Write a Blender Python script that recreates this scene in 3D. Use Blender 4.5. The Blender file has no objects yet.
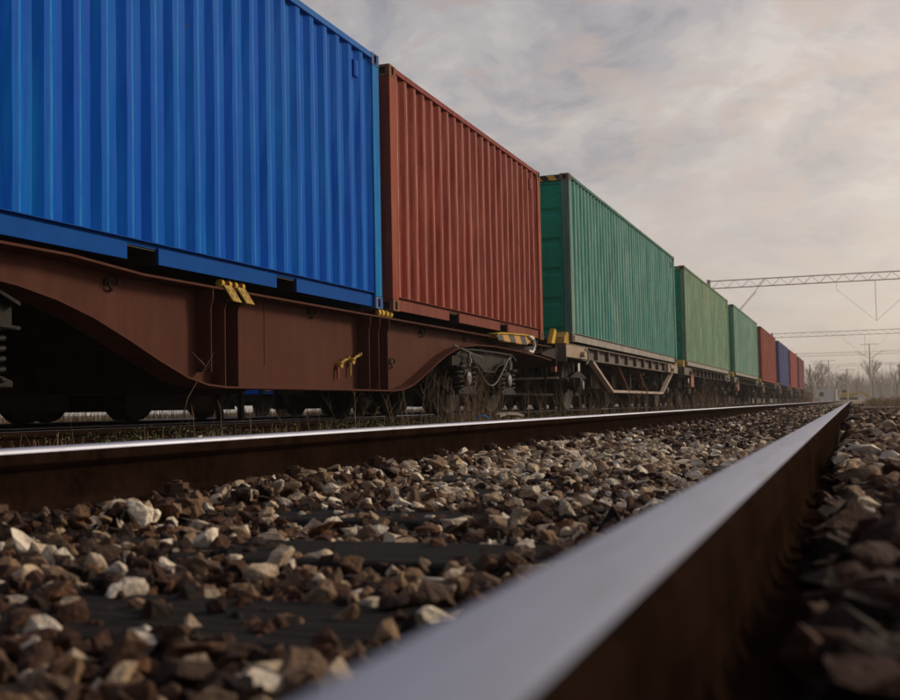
import bpy, bmesh, math, random
import numpy as np
from mathutils import Vector, Matrix, Euler
random.seed(7); RNG = np.random.default_rng(11)
S = bpy.context.scene
COL = S.collection

# ------------------------------------------------------------------ camera
FPX, CZ, ROLL = 1130., .063, .02
_u, _v = 402., -50.
_up = _u*math.cos(ROLL)+_v*math.sin(ROLL); _vp = -_u*math.sin(ROLL)+_v*math.cos(ROLL)
PITCH = math.atan(-_vp/FPX); YAW = math.atan(_up*math.cos(PITCH)/FPX)
fw = Vector((-math.sin(YAW)*math.cos(PITCH), math.cos(YAW)*math.cos(PITCH), math.sin(PITCH)))
r0 = Vector((math.cos(YAW), math.sin(YAW), 0)); u0 = r0.cross(fw)
cr = r0*math.cos(ROLL)-u0*math.sin(ROLL); cu = r0*math.sin(ROLL)+u0*math.cos(ROLL)
cd = bpy.data.cameras.new('camera'); cam = bpy.data.objects.new('camera', cd); COL.objects.link(cam)
cam.matrix_world = Matrix(((cr.x, cu.x, -fw.x, 0), (cr.y, cu.y, -fw.y, 0), (cr.z, cu.z, -fw.z, CZ), (0, 0, 0, 1)))
cd.sensor_width = 36; cd.lens = FPX/900*36; cd.clip_start = .01; cd.clip_end = 6000
cd.dof.use_dof = True; cd.dof.focus_distance = 6.0; cd.dof.aperture_fstop = 7.0
S.camera = cam

# ------------------------------------------------------------------ sky, sun, exposure
SUN_AZ, SUN_EL = math.radians(48), math.radians(24)      # azimuth from +Y towards +X
sdir = Vector((math.sin(SUN_AZ)*math.cos(SUN_EL), math.cos(SUN_AZ)*math.cos(SUN_EL), math.sin(SUN_EL)))
W = bpy.data.worlds.new('World'); S.world = W; W.use_nodes = True
nt = W.node_tree; nt.nodes.clear()
def N(t, **k):
    n = nt.nodes.new(t)
    for a, b in k.items(): setattr(n, a, b)
    return n
L = nt.links.new
sky = N('ShaderNodeTexSky', sky_type='NISHITA', sun_disc=False, sun_elevation=SUN_EL, sun_rotation=SUN_AZ,
        air_density=1.2, dust_density=3.0)
b1 = N('ShaderNodeBackground'); b1.inputs[1].default_value = .08; L(sky.outputs[0], b1.inputs[0])
tc = N('ShaderNodeTexCoord'); sep = N('ShaderNodeSeparateXYZ'); L(tc.outputs['Generated'], sep.inputs[0])
def M(op, a, b=None, c=None, clamp=False):
    n = N('ShaderNodeMath', operation=op, use_clamp=clamp)
    for i, x in enumerate((a, b, c)):
        if x is None: continue
        if isinstance(x, (int, float)): n.inputs[i].default_value = x
        else: L(x, n.inputs[i])
    return n.outputs[0]
zz = M('ADD', M('MAXIMUM', sep.outputs[2], 0.), .32)
cmb = N('ShaderNodeCombineXYZ'); L(M('DIVIDE', sep.outputs[0], zz), cmb.inputs[0]); L(M('DIVIDE', sep.outputs[1], zz), cmb.inputs[1])
cmb.inputs[2].default_value = 3.7
def noise(scale, detail, rough, dist=0, vec=None):
    n = N('ShaderNodeTexNoise'); n.inputs['Scale'].default_value = scale; n.inputs['Detail'].default_value = detail
    n.inputs['Roughness'].default_value = rough; n.inputs['Distortion'].default_value = dist
    L(vec or cmb.outputs[0], n.inputs['Vector']); return n.outputs[0]
def ramp(x, stops, interp='EASE'):
    r = N('ShaderNodeValToRGB'); r.color_ramp.interpolation = interp
    e = r.color_ramp.elements
    while len(e) > 1: e.remove(e[0])
    for i, (p, c) in enumerate(stops):
        k = e[0] if i == 0 else e.new(p)
        k.position = p; k.color = (*c, 1) if len(c) == 3 else c
    L(x, r.inputs[0]); return r.outputs[0]
def mixc(f, a, b, mode='MIX'):
    n = N('ShaderNodeMix', data_type='RGBA', blend_type=mode)
    for s, x in ((n.inputs[0], f), (n.inputs[6], a), (n.inputs[7], b)):
        if isinstance(x, (int, float)): s.default_value = x
        elif isinstance(x, tuple): s.default_value = (*x, 1)
        else: L(x, s)
    return n.outputs[2]
n1 = noise(4.6, 12, .62, .35); n2 = noise(8.5, 8, .62, .6); n3 = noise(1.1, 3, .5)
cl = ramp(n1, [(.36, (.25, .265, .32)), (.45, (.375, .375, .41)), (.53, (.50, .48, .475)), (.64, (.63, .60, .57))])
cl = mixc(ramp(n2, [(.44, (0, 0, 0)), (.62, (.75, .75, .75))]), cl, (.50, .41, .375))
cl = mixc(ramp(n3, [(.38, (.35, .35, .35)), (.6, (0, 0, 0))]), cl, (.36, .375, .42))
# brighter, warmer veil towards the horizon and round the sun behind the cloud
hz = M('POWER', M('SUBTRACT', 1., M('MAXIMUM', sep.outputs[2], 0.), clamp=True), 6.0)
cl = mixc(1., cl, ramp(sep.outputs[2], [(.10, (1.05, 1.03, 1.0)), (.42, (.70, .74, .82)), (1., (.42, .50, .70))]), 'MULTIPLY')
cl = mixc(M('MULTIPLY', hz, .85), cl, (.69, .63, .57))
dt = N('ShaderNodeVectorMath', operation='DOT_PRODUCT'); L(tc.outputs['Generated'], dt.inputs[0]); dt.inputs[1].default_value = sdir
glow = M('POWER', M('MAXIMUM', dt.outputs['Value'], 0.), 4.5)
dk = N('ShaderNodeVectorMath', operation='DOT_PRODUCT'); L(tc.outputs['Generated'], dk.inputs[0]); dk.inputs[1].default_value = (.30, .95, 0)
cl = mixc(1., cl, ramp(dk.outputs['Value'], [(0., (.58, .60, .64)), (.55, (1.04, 1.03, 1.03))]), 'MULTIPLY')   # unseen sky behind the camera darkened to deepen shade on faces turned that way
lit = mixc(1., cl, mixc(glow, (0., 0., 0.), (1.05, .80, .55)), 'ADD')
b2 = N('ShaderNodeBackground'); L(lit, b2.inputs[0]); b2.inputs[1].default_value = 1.0
mx = N('ShaderNodeMixShader'); mx.inputs[0].default_value = .9
L(b1.outputs[0], mx.inputs[1]); L(b2.outputs[0], mx.inputs[2])
out = N('ShaderNodeOutputWorld'); L(mx.outputs[0], out.inputs[0])
sl = bpy.data.lights.new('sun', 'SUN'); sl.energy = 2.2; sl.angle = math.radians(12); sl.color = (1., .84, .64)
so = bpy.data.objects.new('sun', sl); COL.objects.link(so); so.rotation_euler = sdir.to_track_quat('Z', 'Y').to_euler()
S.view_settings.view_transform = 'Standard'; S.view_settings.look = 'None'; S.view_settings.exposure = 0; S.view_settings.gamma = 1
S.view_settings.use_curve_mapping = False

# ------------------------------------------------------------------ materials
class Mat:
    def __init__(s, name):
        s.m = bpy.data.materials.new(name); s.m.use_nodes = True; s.t = s.m.node_tree; s.t.nodes.clear()
        s.o = s.n('ShaderNodeOutputMaterial'); s.p = s.n('ShaderNodeBsdfPrincipled'); s.l(s.p.outputs[0], s.o.inputs[0])
        s.co = s.n('ShaderNodeTexCoord').outputs['Object']
    def n(s, t, **k):
        x = s.t.nodes.new(t)
        for a, b in k.items(): setattr(x, a, b)
        return x
    def l(s, a, b): s.t.links.new(a, b)
    def put(s, sock, x):
        if isinstance(x, (int, float)): sock.default_value = x
        elif isinstance(x, tuple): sock.default_value = (*x, 1) if len(x) == 3 and sock.type == 'RGBA' else x
        else: s.l(x, sock)
    def mp(s, scale=(1, 1, 1), loc=(0, 0, 0), rot=(0, 0, 0)):
        x = s.n('ShaderNodeMapping'); s.l(s.co, x.inputs[0]); x.inputs[1].default_value = loc; x.inputs[2].default_value = rot; x.inputs[3].default_value = scale
        return x.outputs[0]
    def noise(s, scale, detail=4, rough=.55, vec=None, dist=0):
        x = s.n('ShaderNodeTexNoise'); s.l(vec or s.co, x.inputs['Vector'])
        x.inputs['Scale'].default_value = scale; x.inputs['Detail'].default_value = detail; x.inputs['Roughness'].default_value = rough
        x.inputs['Distortion'].default_value = dist; return x.outputs[0]
    def ramp(s, f, stops, interp='LINEAR'):
        r = s.n('ShaderNodeValToRGB'); r.color_ramp.interpolation = interp; e = r.color_ramp.elements
        while len(e) > 1: e.remove(e[0])
        for i, (p, c) in enumerate(stops):
            k = e[0] if i == 0 else e.new(p)
            k.position = p
            k.color = (c, c, c, 1) if isinstance(c, (int, float)) else (*c, 1)
        s.l(f, r.inputs[0]); return r.outputs[0]
    def mix(s, f, a, b, mode='MIX'):
        x = s.n('ShaderNodeMix', data_type='RGBA', blend_type=mode)
        s.put(x.inputs[0], f); s.put(x.inputs[6], a); s.put(x.inputs[7], b); return x.outputs[2]
    def math(s, op, a, b=0., clamp=False):
        x = s.n('ShaderNodeMath', operation=op, use_clamp=clamp); s.put(x.inputs[0], a); s.put(x.inputs[1], b); return x.outputs[0]
    def bump(s, h, strength=.3, dist=.01):
        x = s.n('ShaderNodeBump'); x.inputs['Strength'].default_value = strength; x.inputs['Distance'].default_value = dist
        s.l(h, x.inputs['Height']); s.l(x.outputs[0], s.p.inputs['Normal'])
    def base(s, c): s.put(s.p.inputs['Base Color'], c)
    def rough(s, c): s.put(s.p.inputs['Roughness'], c)
    def metal(s, c): s.put(s.p.inputs['Metallic'], c)

def paint(name, col, fade=None, streak=.3, rust=.25, grime=.35, rough=.42, seed=0., fine=1., crease_wear_glint=None, pitch=.2756):
    """weathered sheet paint: faded vertical streaks, rust chips, grime"""
    m = Mat(name)
    fade = fade or tuple(min(1, c*1.5+.05) for c in col)
    st = m.noise(1.0, 6, .7, m.mp((9*fine, 9*fine, .55), (seed, seed*2, 0)))
    big = m.noise(.8, 5, .6, m.mp((1, 1, .8), (seed*3, 0, seed)))
    f1 = m.math('MULTIPLY', m.ramp(st, [(.42, 0.), (.68, 1.)]), m.ramp(big, [(.35, .35), (.65, 1.)]))
    c = m.mix(m.math('MULTIPLY', f1, streak), col, fade)
    d = m.noise(3.0, 8, .65, m.mp((1, 1, .5), (0, seed, 0)))
    c = m.mix(m.math('MULTIPLY', m.ramp(d, [(.45, 0.), (.75, 1.)]), grime), c, tuple(x*.35+.012 for x in col))
    if crease_wear_glint:  # pale crest-edge lines: worn paint with an edge highlight painted in
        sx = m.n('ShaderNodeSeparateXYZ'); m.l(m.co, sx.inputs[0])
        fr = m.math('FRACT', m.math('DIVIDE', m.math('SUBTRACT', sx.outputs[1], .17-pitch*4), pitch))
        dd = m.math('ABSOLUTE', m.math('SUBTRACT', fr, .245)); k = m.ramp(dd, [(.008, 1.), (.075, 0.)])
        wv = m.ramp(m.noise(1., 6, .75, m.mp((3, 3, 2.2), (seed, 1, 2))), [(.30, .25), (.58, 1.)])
        c = m.mix(m.math('MULTIPLY', m.math('MULTIPLY', k, wv), crease_wear_glint[1]), c, crease_wear_glint[0])
    ch = m.noise(26, 6, .7, m.mp((1, 1, .45), (seed, 0, 0))); pt = m.noise(1.7, 3, .6, m.mp((1, 1, 1), (0, 0, seed)))
    mask = m.math('MULTIPLY', m.ramp(ch, [(.66-.1*rust, 0.), (.70-.1*rust, 1.)]), m.ramp(pt, [(.55-.25*rust, 0.), (.62, 1.)]))
    rs = m.noise(1.0, 5, .7, m.mp((30, 30, .9), (seed, 4, 0)))
    mask2 = m.math('MULTIPLY', m.ramp(rs, [(.62-.06*rust, 0.), (.8, .8)]), rust)
    mk = m.math('MAXIMUM', mask, mask2)
    c = m.mix(mk, c, m.mix(m.noise(40, 3), (.16, .055, .02), (.07, .03, .018)))
    m.base(c); m.rough(m.math('ADD', m.math('MULTIPLY', d, .25), rough-.1))
    m.p.inputs['Specular IOR Level'].default_value = .03
    m.bump(m.math('ADD', m.math('MULTIPLY', m.noise(2.2, 3), 1.4), m.math('MULTIPLY', mk, -.08)), .5, .014)
    return m.m
def metal_dirty(name, a, b, scale=6, rough=.75, met=.0, bump=.3):
    m = Mat(name); n1 = m.noise(scale, 8, .65); n2 = m.noise(scale*7, 5, .6)
    c = m.mix(m.ramp(n1, [(.35, 0.), (.65, 1.)]), a, b)
    c = m.mix(m.math('MULTIPLY', m.ramp(n2, [(.5, 0.), (.7, 1.)]), .45), c, tuple(x*.4 for x in a))
    m.base(c); m.rough(rough); m.metal(met); m.p.inputs['Specular IOR Level'].default_value = .2; m.bump(n2, bump, .004); return m.m
def plain(name, c, rough=.7, var=.35, scale=12):
    m = Mat(name); n = m.noise(scale, 5, .6)
    m.base(m.mix(m.ramp(n, [(.35, 0.), (.7, 1.)]), c, tuple(x*(1-var) for x in c))); m.rough(rough); return m.m
def stripes(name, a, b, period, axis=(0, 1, 1)):
    m = Mat(name); w = m.n('ShaderNodeVectorMath', operation='DOT_PRODUCT'); m.l(m.co, w.inputs[0]); w.inputs[1].default_value = axis
    f = m.math('GREATER_THAN', m.math('FRACT', m.math('DIVIDE', w.outputs['Value'], period)), .5)
    c = m.mix(f, a, b); d = m.noise(14, 6, .65)
    m.base(m.mix(m.ramp(d, [(.48, 0.), (.7, .25)]), c, (.07, .045, .03))); m.rough(.6); return m.m

MT = dict(
    wagon=paint('wagon_brown_paint', (.082, .029, .020), (.13, .058, .042), .5, .12, .45, .55, 3.1, .5),
    wagon_dark=metal_dirty('wagon_dark_steel', (.010, .007, .006), (.026, .015, .011), 5, .8),
    bogie=metal_dirty('bogie_cast_steel', (.008, .0075, .007), (.022, .018, .016), 7, .65, .3),
    wheel=metal_dirty('wheel_steel', (.018, .015, .014), (.035, .028, .024), 9, .75, .1),
    tread=metal_dirty('wheel_tread_steel', (.45, .44, .43), (.3, .29, .28), 30, .3, .9, .05),
    yellow=paint('yellow_lock_paint', (.62, .40, .045), (.7, .52, .2), .5, .5, .5, .5, 1.3),
    gold=paint('dull_yellow_plate', (.42, .27, .06), (.5, .36, .16), .6, .5, .4, .5, 6.3),
    beige=paint('grey_beige_frame', (.38, .30, .23), (.48, .41, .34), .7, .6, .6, .6, 8.3),
    pale=paint('pale_grey_rail_paint', (.33, .31, .28), (.45, .43, .40), .7, .5, .6, .6, 9.3),
    black=plain('black_rubber_and_hole_shade', (.012, .012, .012), .7),
    stripe=stripes('hazard_stripe', (.50, .24, .02), (.008, .008, .008), .58, (0, 1, 1.1)),
    white=plain('white_enamel', (.85, .84, .82), .5, .2),
    red=plain('faded_red_enamel', (.33, .07, .045), .6, .3),
    orange=plain('orange_enamel', (.8, .16, .04), .6, .2),
    bluep=plain('blue_plastic', (.02, .2, .6), .4, .2),
    gal=metal_dirty('galvanised_steel', (.60, .56, .51), (.66, .62, .57), 2, .6, .3, .1),
    glass=plain('dark_window_glass', (.03, .035, .04), .15, .1),
    concrete=metal_dirty('pale_concrete', (.36, .31, .26), (.26, .22, .18), 6, .9),
    bark=plain('winter_bark', (.17, .125, .09), .9, .4, 5),
    dryleaf=plain('brown_dead_leaves', (.20, .12, .06), .9, .5, 3),
    drygrass=plain('dry_grass_straw', (.36, .25, .14), .9, .55, 9),
    drystem=plain('dry_weed_stem', (.24, .165, .10), .9, .5, 9),
    green=plain('small_green_leaves', (.10, .14, .035), .8, .5, 20),
    wall=plain('hazy_building_render', (.33, .28, .25), .9, .2, .3),
)

# ------------------------------------------------------------------ mesh builder
class MB:
    def __init__(s): s.v = []; s.f = []
    def add(s, v, f):
        o = len(s.v); s.v += [tuple(p) for p in v]; s.f += [tuple(i+o for i in q) for q in f]; return s
    def box(s, x0, x1, y0, y1, z0, z1):
        return s.add([(x, y, z) for x in (x0, x1) for y in (y0, y1) for z in (z0, z1)],
                     [(0, 1, 3, 2), (4, 6, 7, 5), (0, 4, 5, 1), (2, 3, 7, 6), (0, 2, 6, 4), (1, 5, 7, 3)])
    def prism(s, poly, ax, a, b):
        """poly of 2D points extruded along axis; x: (y,z) y: (x,z) z: (x,y)"""
        P = {'x': lambda p, t: (t, p[0], p[1]), 'y': lambda p, t: (p[0], t, p[1]), 'z': lambda p, t: (p[0], p[1], t)}[ax]
        n = len(poly)
        v = [P(p, a) for p in poly]+[P(p, b) for p in poly]
        f = [tuple(range(n))[::-1], tuple(range(n, 2*n))]+[(i, (i+1) % n, n+(i+1) % n, n+i) for i in range(n)]
        return s.add(v, f)
    def band(s, pts, x0, x1, th):
        """strip of thickness th following (y,z) points, between x0 and x1, thickness upward"""
        for (a, b), (c, d) in zip(pts, pts[1:]):
            s.add([(x, y, z) for x in (x0, x1) for (y, z) in ((a, b), (c, d), (c, d+th), (a, b+th))],
                  [(0, 1, 2, 3), (4, 7, 6, 5), (0, 4, 5, 1), (3, 2, 6, 7), (0, 3, 7, 4), (1, 5, 6, 2)])
        return s
    def tube(s, pts, r, n=8, cap=True):
        pts = [Vector(p) for p in pts]; o = len(s.v); m = len(pts)
        rr = r if isinstance(r, (list, tuple)) else [r]*m
        up = Vector((.13, .27, .95))
        for i, p in enumerate(pts):
            d = (pts[min(i+1, m-1)]-pts[max(i-1, 0)])
            d = d.normalized() if d.length > 1e-9 else Vector((0, 0, 1))
            a = d.cross(up)
            if a.length < .1: a = d.cross(Vector((1, 0, 0)))
            a.normalize(); b = d.cross(a)
            for k in range(n):
                t = 2*math.pi*k/n; s.v.append(tuple(p+(a*math.cos(t)+b*math.sin(t))*rr[i]))
        for i in range(m-1):
            for k in range(n):
                s.f.append((o+i*n+k, o+i*n+(k+1) % n, o+(i+1)*n+(k+1) % n, o+(i+1)*n+k))
        if cap and n > 2:
            s.f.append(tuple(o+k for k in range(n))[::-1]); s.f.append(tuple(o+(m-1)*n+k for k in range(n)))
        return s
    def bar(s, p, q, w, h, up=(0, 0, 1)):
        p, q = Vector(p), Vector(q); d = (q-p).normalized(); a = d.cross(Vector(up))
        if a.length < .01: a = d.cross(Vector((1, 0, 0)))
        a.normalize(); b = a.cross(d); a *= w/2; b *= h/2
        v = [p-a-b, p+a-b, p+a+b, p-a+b, q-a-b, q+a-b, q+a+b, q-a+b]
        return s.add(v, [(0, 3, 2, 1), (4, 5, 6, 7), (0, 1, 5, 4), (1, 2, 6, 5), (2, 3, 7, 6), (3, 0, 4, 7)])
    def lathe(s, prof, c, ax='x', n=28):
        """prof: (axial, radius) rotated round an axis through c"""
        o = len(s.v); m = len(prof)
        for a, r in prof:
            for k in range(n):
                t = 2*math.pi*k/n; q = (r*math.cos(t), r*math.sin(t))
                if ax == 'x': s.v.append((c[0]+a, c[1]+q[0], c[2]+q[1]))
                elif ax == 'y': s.v.append((c[0]+q[0], c[1]+a, c[2]+q[1]))
                else: s.v.append((c[0]+q[0], c[1]+q[1], c[2]+a))
        for i in range(m-1):
            for k in range(n): s.f.append((o+i*n+k, o+i*n+(k+1) % n, o+(i+1)*n+(k+1) % n, o+(i+1)*n+k))
        s.f.append(tuple(o+k for k in range(n))[::-1]); s.f.append(tuple(o+(m-1)*n+k for k in range(n)))
        return s
    def helix(s, c, R, r, z0, z1, turns, n=7, seg=14):
        pts = [(c[0]+R*math.cos(t), c[1]+R*math.sin(t), z0+(z1-z0)*t/(2*math.pi*turns)) for t in
               [2*math.pi*turns*i/(turns*seg) for i in range(int(turns*seg)+1)]]
        return s.tube(pts, r, n)
    def build(s, name, mat, parent=None, off=(0, 0, 0), bevel=0, smooth=False):
        me = bpy.data.meshes.new(name)
        v = [(a-off[0], b-off[1], c-off[2]) for a, b, c in s.v]
        me.from_pydata(v, [], s.f); me.materials.append(mat)
        bm = bmesh.new(); bm.from_mesh(me); bmesh.ops.recalc_face_normals(bm, faces=bm.faces); bm.to_mesh(me); bm.free()
        o = bpy.data.objects.new(name, me); COL.objects.link(o)
        if parent is not None: o.parent = parent
        if smooth:
            me.shade_auto_smooth(angle=.7) if hasattr(me, 'shade_auto_smooth') else me.shade_smooth()
        if bevel:
            b = o.modifiers.new('bevel', 'BEVEL'); b.width = bevel; b.segments = 2; b.limit_method = 'ANGLE'; b.angle_limit = .6
        return o
def islands(mb_, name, mat, parent, off, bevel=0):
    n = len(mb_.v); par = list(range(n))
    def fd(i):
        while par[i] != i: par[i] = par[par[i]]; i = par[i]
        return i
    for f in mb_.f:
        a = fd(f[0])
        for q in f[1:]: par[fd(q)] = a
    grp = {}
    for f in mb_.f: grp.setdefault(fd(f[0]), []).append(f)
    res = []
    for fs_ in grp.values():
        ids = sorted({i for f in fs_ for i in f}); mp_ = {i: k for k, i in enumerate(ids)}
        b = MB(); b.add([mb_.v[i] for i in ids], [tuple(mp_[i] for i in f) for f in fs_]); res.append(b.build(name, mat, parent, off, bevel))
    return res
def tag(o, label=None, cat=None, group=None, kind=None):
    if label: o['label'] = label
    if cat: o['category'] = cat
    if group: o['group'] = group
    if kind: o['kind'] = kind
    return o
def thing(name, loc, label, cat, group=None, rz=0):
    o = bpy.data.objects.new(name, None); COL.objects.link(o); o.location = loc; o.rotation_euler = (0, 0, rz)
    o.empty_display_size = .2; return tag(o, label, cat, group)
KIDS = {}
def copy_tree(o, parent=None):
    c = o.copy(); COL.objects.link(c); c.parent = parent
    for ch in [k for k in bpy.data.objects if k.parent == o]: copy_tree(ch, c)
    return c

# ------------------------------------------------------------------ ground
XO = -.846                # centre of the near track
XT, ZT = -5.66, -.03       # centre and railhead height of the train's track
XB = -10.4                 # the track beyond
def soil():
    m = Mat('trackside_soil'); a = m.noise(1.3, 8, .65); b = m.noise(38, 8, .7); c2 = m.noise(.12, 5, .6)
    c = m.mix(m.ramp(b, [(.38, 0.), (.62, 1.)]), (.045, .030, .021), (.15, .105, .07))
    c = m.mix(m.ramp(a, [(.45, 0.), (.7, .7)]), c, (.085, .075, .032))
    c = m.mix(m.ramp(c2, [(.35, .3), (.6, .9)]), c, (.19, .135, .08))
    m.base(c); m.rough(.95); m.bump(b, .8, .03); return m.m
g = MB()
gx = [-900, -300, -100, -40]+[x*.6 for x in range(-40, 41)]+[40, 100, 300, 900]
gx = sorted(set(gx)); gy = sorted(set([-60, -20, -6]+[y*.6 for y in range(-4, 90)]+[60, 75, 90, 120, 160, 220, 300, 450, 700, 1100, 2000]))
def gh(x, y):
    d = abs(x-XO)
    z = -.185
    if x > 1.0: z = -.185-.03*min(1, (x-1)/1.5)+.02*math.sin(y*.7+x)
    if -4.6 < x < -2.0: z = -.165
    if x < -7.6: z = -.17+.02*math.sin(y*.9)
    return z
vs = [(x, y, gh(x, y)) for x in gx for y in gy]; ny = len(gy)
fs = [(i*ny+j, (i+1)*ny+j, (i+1)*ny+j+1, i*ny+j+1) for i in range(len(gx)-1) for j in range(ny-1)]
tag(g.add(vs, fs).build('ground', soil()), kind='structure')

# ------------------------------------------------------------------ tracks
def rail_mats():
    m = Mat('polished_rail_head'); n = m.noise(1., 6, .6, m.mp((60, .5, 10))); n2 = m.noise(3, 5, .6)
    sc_ = m.noise(1., 3, .7, m.mp((900, 1.2, 10))); pt_ = m.noise(1., 5, .65, m.mp((38, 7, 10)))
    m.base(m.mix(m.math('MULTIPLY', m.ramp(pt_, [(.48, 0.), (.70, 1.)]), .35), m.mix(m.ramp(sc_, [(.35, 0.), (.65, 1.)]), (.47, .50, .60), (.37, .39, .47)), (.24, .21, .20))); m.metal(.8)
    m.rough(m.math('ADD', m.math('MULTIPLY', n, .16), m.math('MULTIPLY', n2, .12)))
    m.rough(m.math('ADD', m.math('MULTIPLY', m.math('ADD', pt_, sc_), .12), .46)); m.bump(m.math('ADD', n, m.math('MULTIPLY', sc_, .3)), .12, .002)
    r = Mat('rusty_rail_web'); a = r.noise(7, 8, .7); b = r.noise(55, 5, .6)
    c = r.mix(r.ramp(a, [(.35, 0.), (.65, 1.)]), (.008, .0046, .0032), (.021, .0115, .0075))
    c = r.mix(r.math('MULTIPLY', r.ramp(b, [(.5, 0.), (.7, 1.)]), .5), c, (.03, .014, .008))
    r.base(c); r.p.inputs['Specular IOR Level'].default_value = .0; r.rough(.8); r.bump(b, .35, .003)
    return m.m, r.m
HEAD, RUST = rail_mats()
def rail_profile():
    r = .010; w = .0315; pts = []
    half = [(.0, .0), (w-r, -.0006)]
    for k in range(1, 6):
        t = k/5*math.pi/2; half.append((w-r+r*math.sin(t), -.0006-r+r*math.cos(t)))
    half += [(w, -.033), (w-.004, -.038), (.012, -.050), (.008, -.060), (.007, -.115), (.014, -.128), (.058, -.138), (.0625, -.141), (.0625, -.149)]
    return half+[(-x, z) for x, z in half[::-1][:-1]], len(half)
def make_rail(x, z, y0, y1, parent, off, gauge=-1):
    prof, nh = rail_profile(); ys = [y0]
    while ys[-1] < y1: ys.append(min(y1, ys[-1]+(1. if ys[-1] < 30 else 10)))
    n = len(prof); v = [(x+a, y, z+b) for y in ys for a, b in prof]
    f = []; mi = []
    for i in range(len(ys)-1):
        for k in range(n):
            f.append((i*n+k, i*n+(k+1) % n, (i+1)*n+(k+1) % n, (i+1)*n+k)); k2 = (k+1) % n
            mi.append(0 if min(prof[k][1], prof[k2][1]) > (-.0115 if (prof[k][0]+prof[k2][0])*gauge > 0 else -.0016) else 1)
    f += [tuple(range(n)), tuple((len(ys)-1)*n+k for k in range(n))]; mi += [1, 1]
    me = bpy.data.meshes.new('rail'); me.from_pydata([(a-off[0], b-off[1], c-off[2]) for a, b, c in v], [], f)
    me.materials.append(HEAD); me.materials.append(RUST); me.polygons.foreach_set('material_index', mi)
    bm = bmesh.new(); bm.from_mesh(me); bmesh.ops.recalc_face_normals(bm, faces=bm.faces); bm.to_mesh(me); bm.free()
    me.polygons.foreach_set('use_smooth', [True]*len(me.polygons))
    try: me.set_sharp_from_angle(angle=.5)
    except Exception: pass
    o = bpy.data.objects.new('rail', me); COL.objects.link(o); o.parent = parent; return o
def wood():
    m = Mat('creosoted_sleeper_wood'); a = m.noise(1, 7, .65, m.mp((2.2, 42, 42))); b = m.noise(4, 5)
    m.base(m.mix(m.ramp(a, [(.35, 0.), (.65, 1.)]), (.010, .010, .011), m.mix(b, (.05, .047, .046), (.032, .025, .02)))); m.rough(.9); m.p.inputs['Specular IOR Level'].default_value = .1; m.bump(a, 1., .03); return m.m
WOOD = wood()
FAST = metal_dirty('rusty_fastening', (.045, .026, .018), (.09, .05, .032), 25, .7, .1)
def fastening_mb(x, y, z, sgn):
    """ribbed base plate with two clamp bolts, z = rail foot underside"""
    b = MB(); b.box(x-.17, x+.17, y-.08, y+.08, z-.014, z)
    for s in (-1, 1):
        cx = x+s*.098
        b.prism([(cx-.035, z), (cx+.035, z), (cx+.03, z+.016), (cx-.03*s if 0 else cx-.03, z+.022)], 'y', y-.055, y+.055)
        b.tube([(cx, y, z+.01), (cx, y, z+.030)], .038, 12)
        b.tube([(cx, y, z+.030), (cx, y, z+.052)], .028, 6)
        b.tube([(cx, y, z+.050), (cx, y, z+.058)], .013, 8)
        pts = [(cx+.030*math.cos(t), y+.075*math.sin(t)-.01, z+.024+.008*math.cos(3*t)) for t in [k/9*5.2 for k in range(10)]]
        b.tube(pts, .009, 6)
    return b
def track(x, z, y0, nS, ylen, label, detail):
    root = thing('railway_track', (x, 0, z-.149), label, 'railway track')
    off = (x, 0, z-.149)
    for s in (-1, 1): make_rail(x+s*(.7205+.0315), z, -4, ylen, root, off, -s)
    sm = MB().box(-1.3, 1.3, -.13, .13, -.15, 0); me = None
    fm = None
    rnd = random.Random(5)
    for k in range(nS):
        y = y0+.6*k
        if me is None:
            o = sm.build('sleeper', WOOD, root, bevel=.012)
            fx = MB()
            fl = []
            for s in (-1, 1): fl.append(fastening_mb(s*.752, 0, .014, s).build('rail_fastening', FAST, o))
            me, fm = o, fl
            o.location = (0, y, -.016)
        else:
            c = me.copy(); COL.objects.link(c); c.parent = root; c.location = (rnd.uniform(-.02, .02), y+rnd.uniform(-.015, .015), -.016)
            c.rotation_euler = (0, 0, rnd.uniform(-.012, .012))
            if detail and k < 60:
                for q in fm:
                    d = q.copy(); COL.objects.link(d); d.parent = c
    return root
track(XO, 0, -1.3, 98, 320, 'near railway track with shiny rail tops running past the camera', True)
track(XT, ZT, -3.1, 60, 320, 'weedy railway track under the container train', False)
track(XB, ZT, -3.1, 30, 320, 'dark railway track beyond the container train under the gondola wagons', False)

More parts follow.
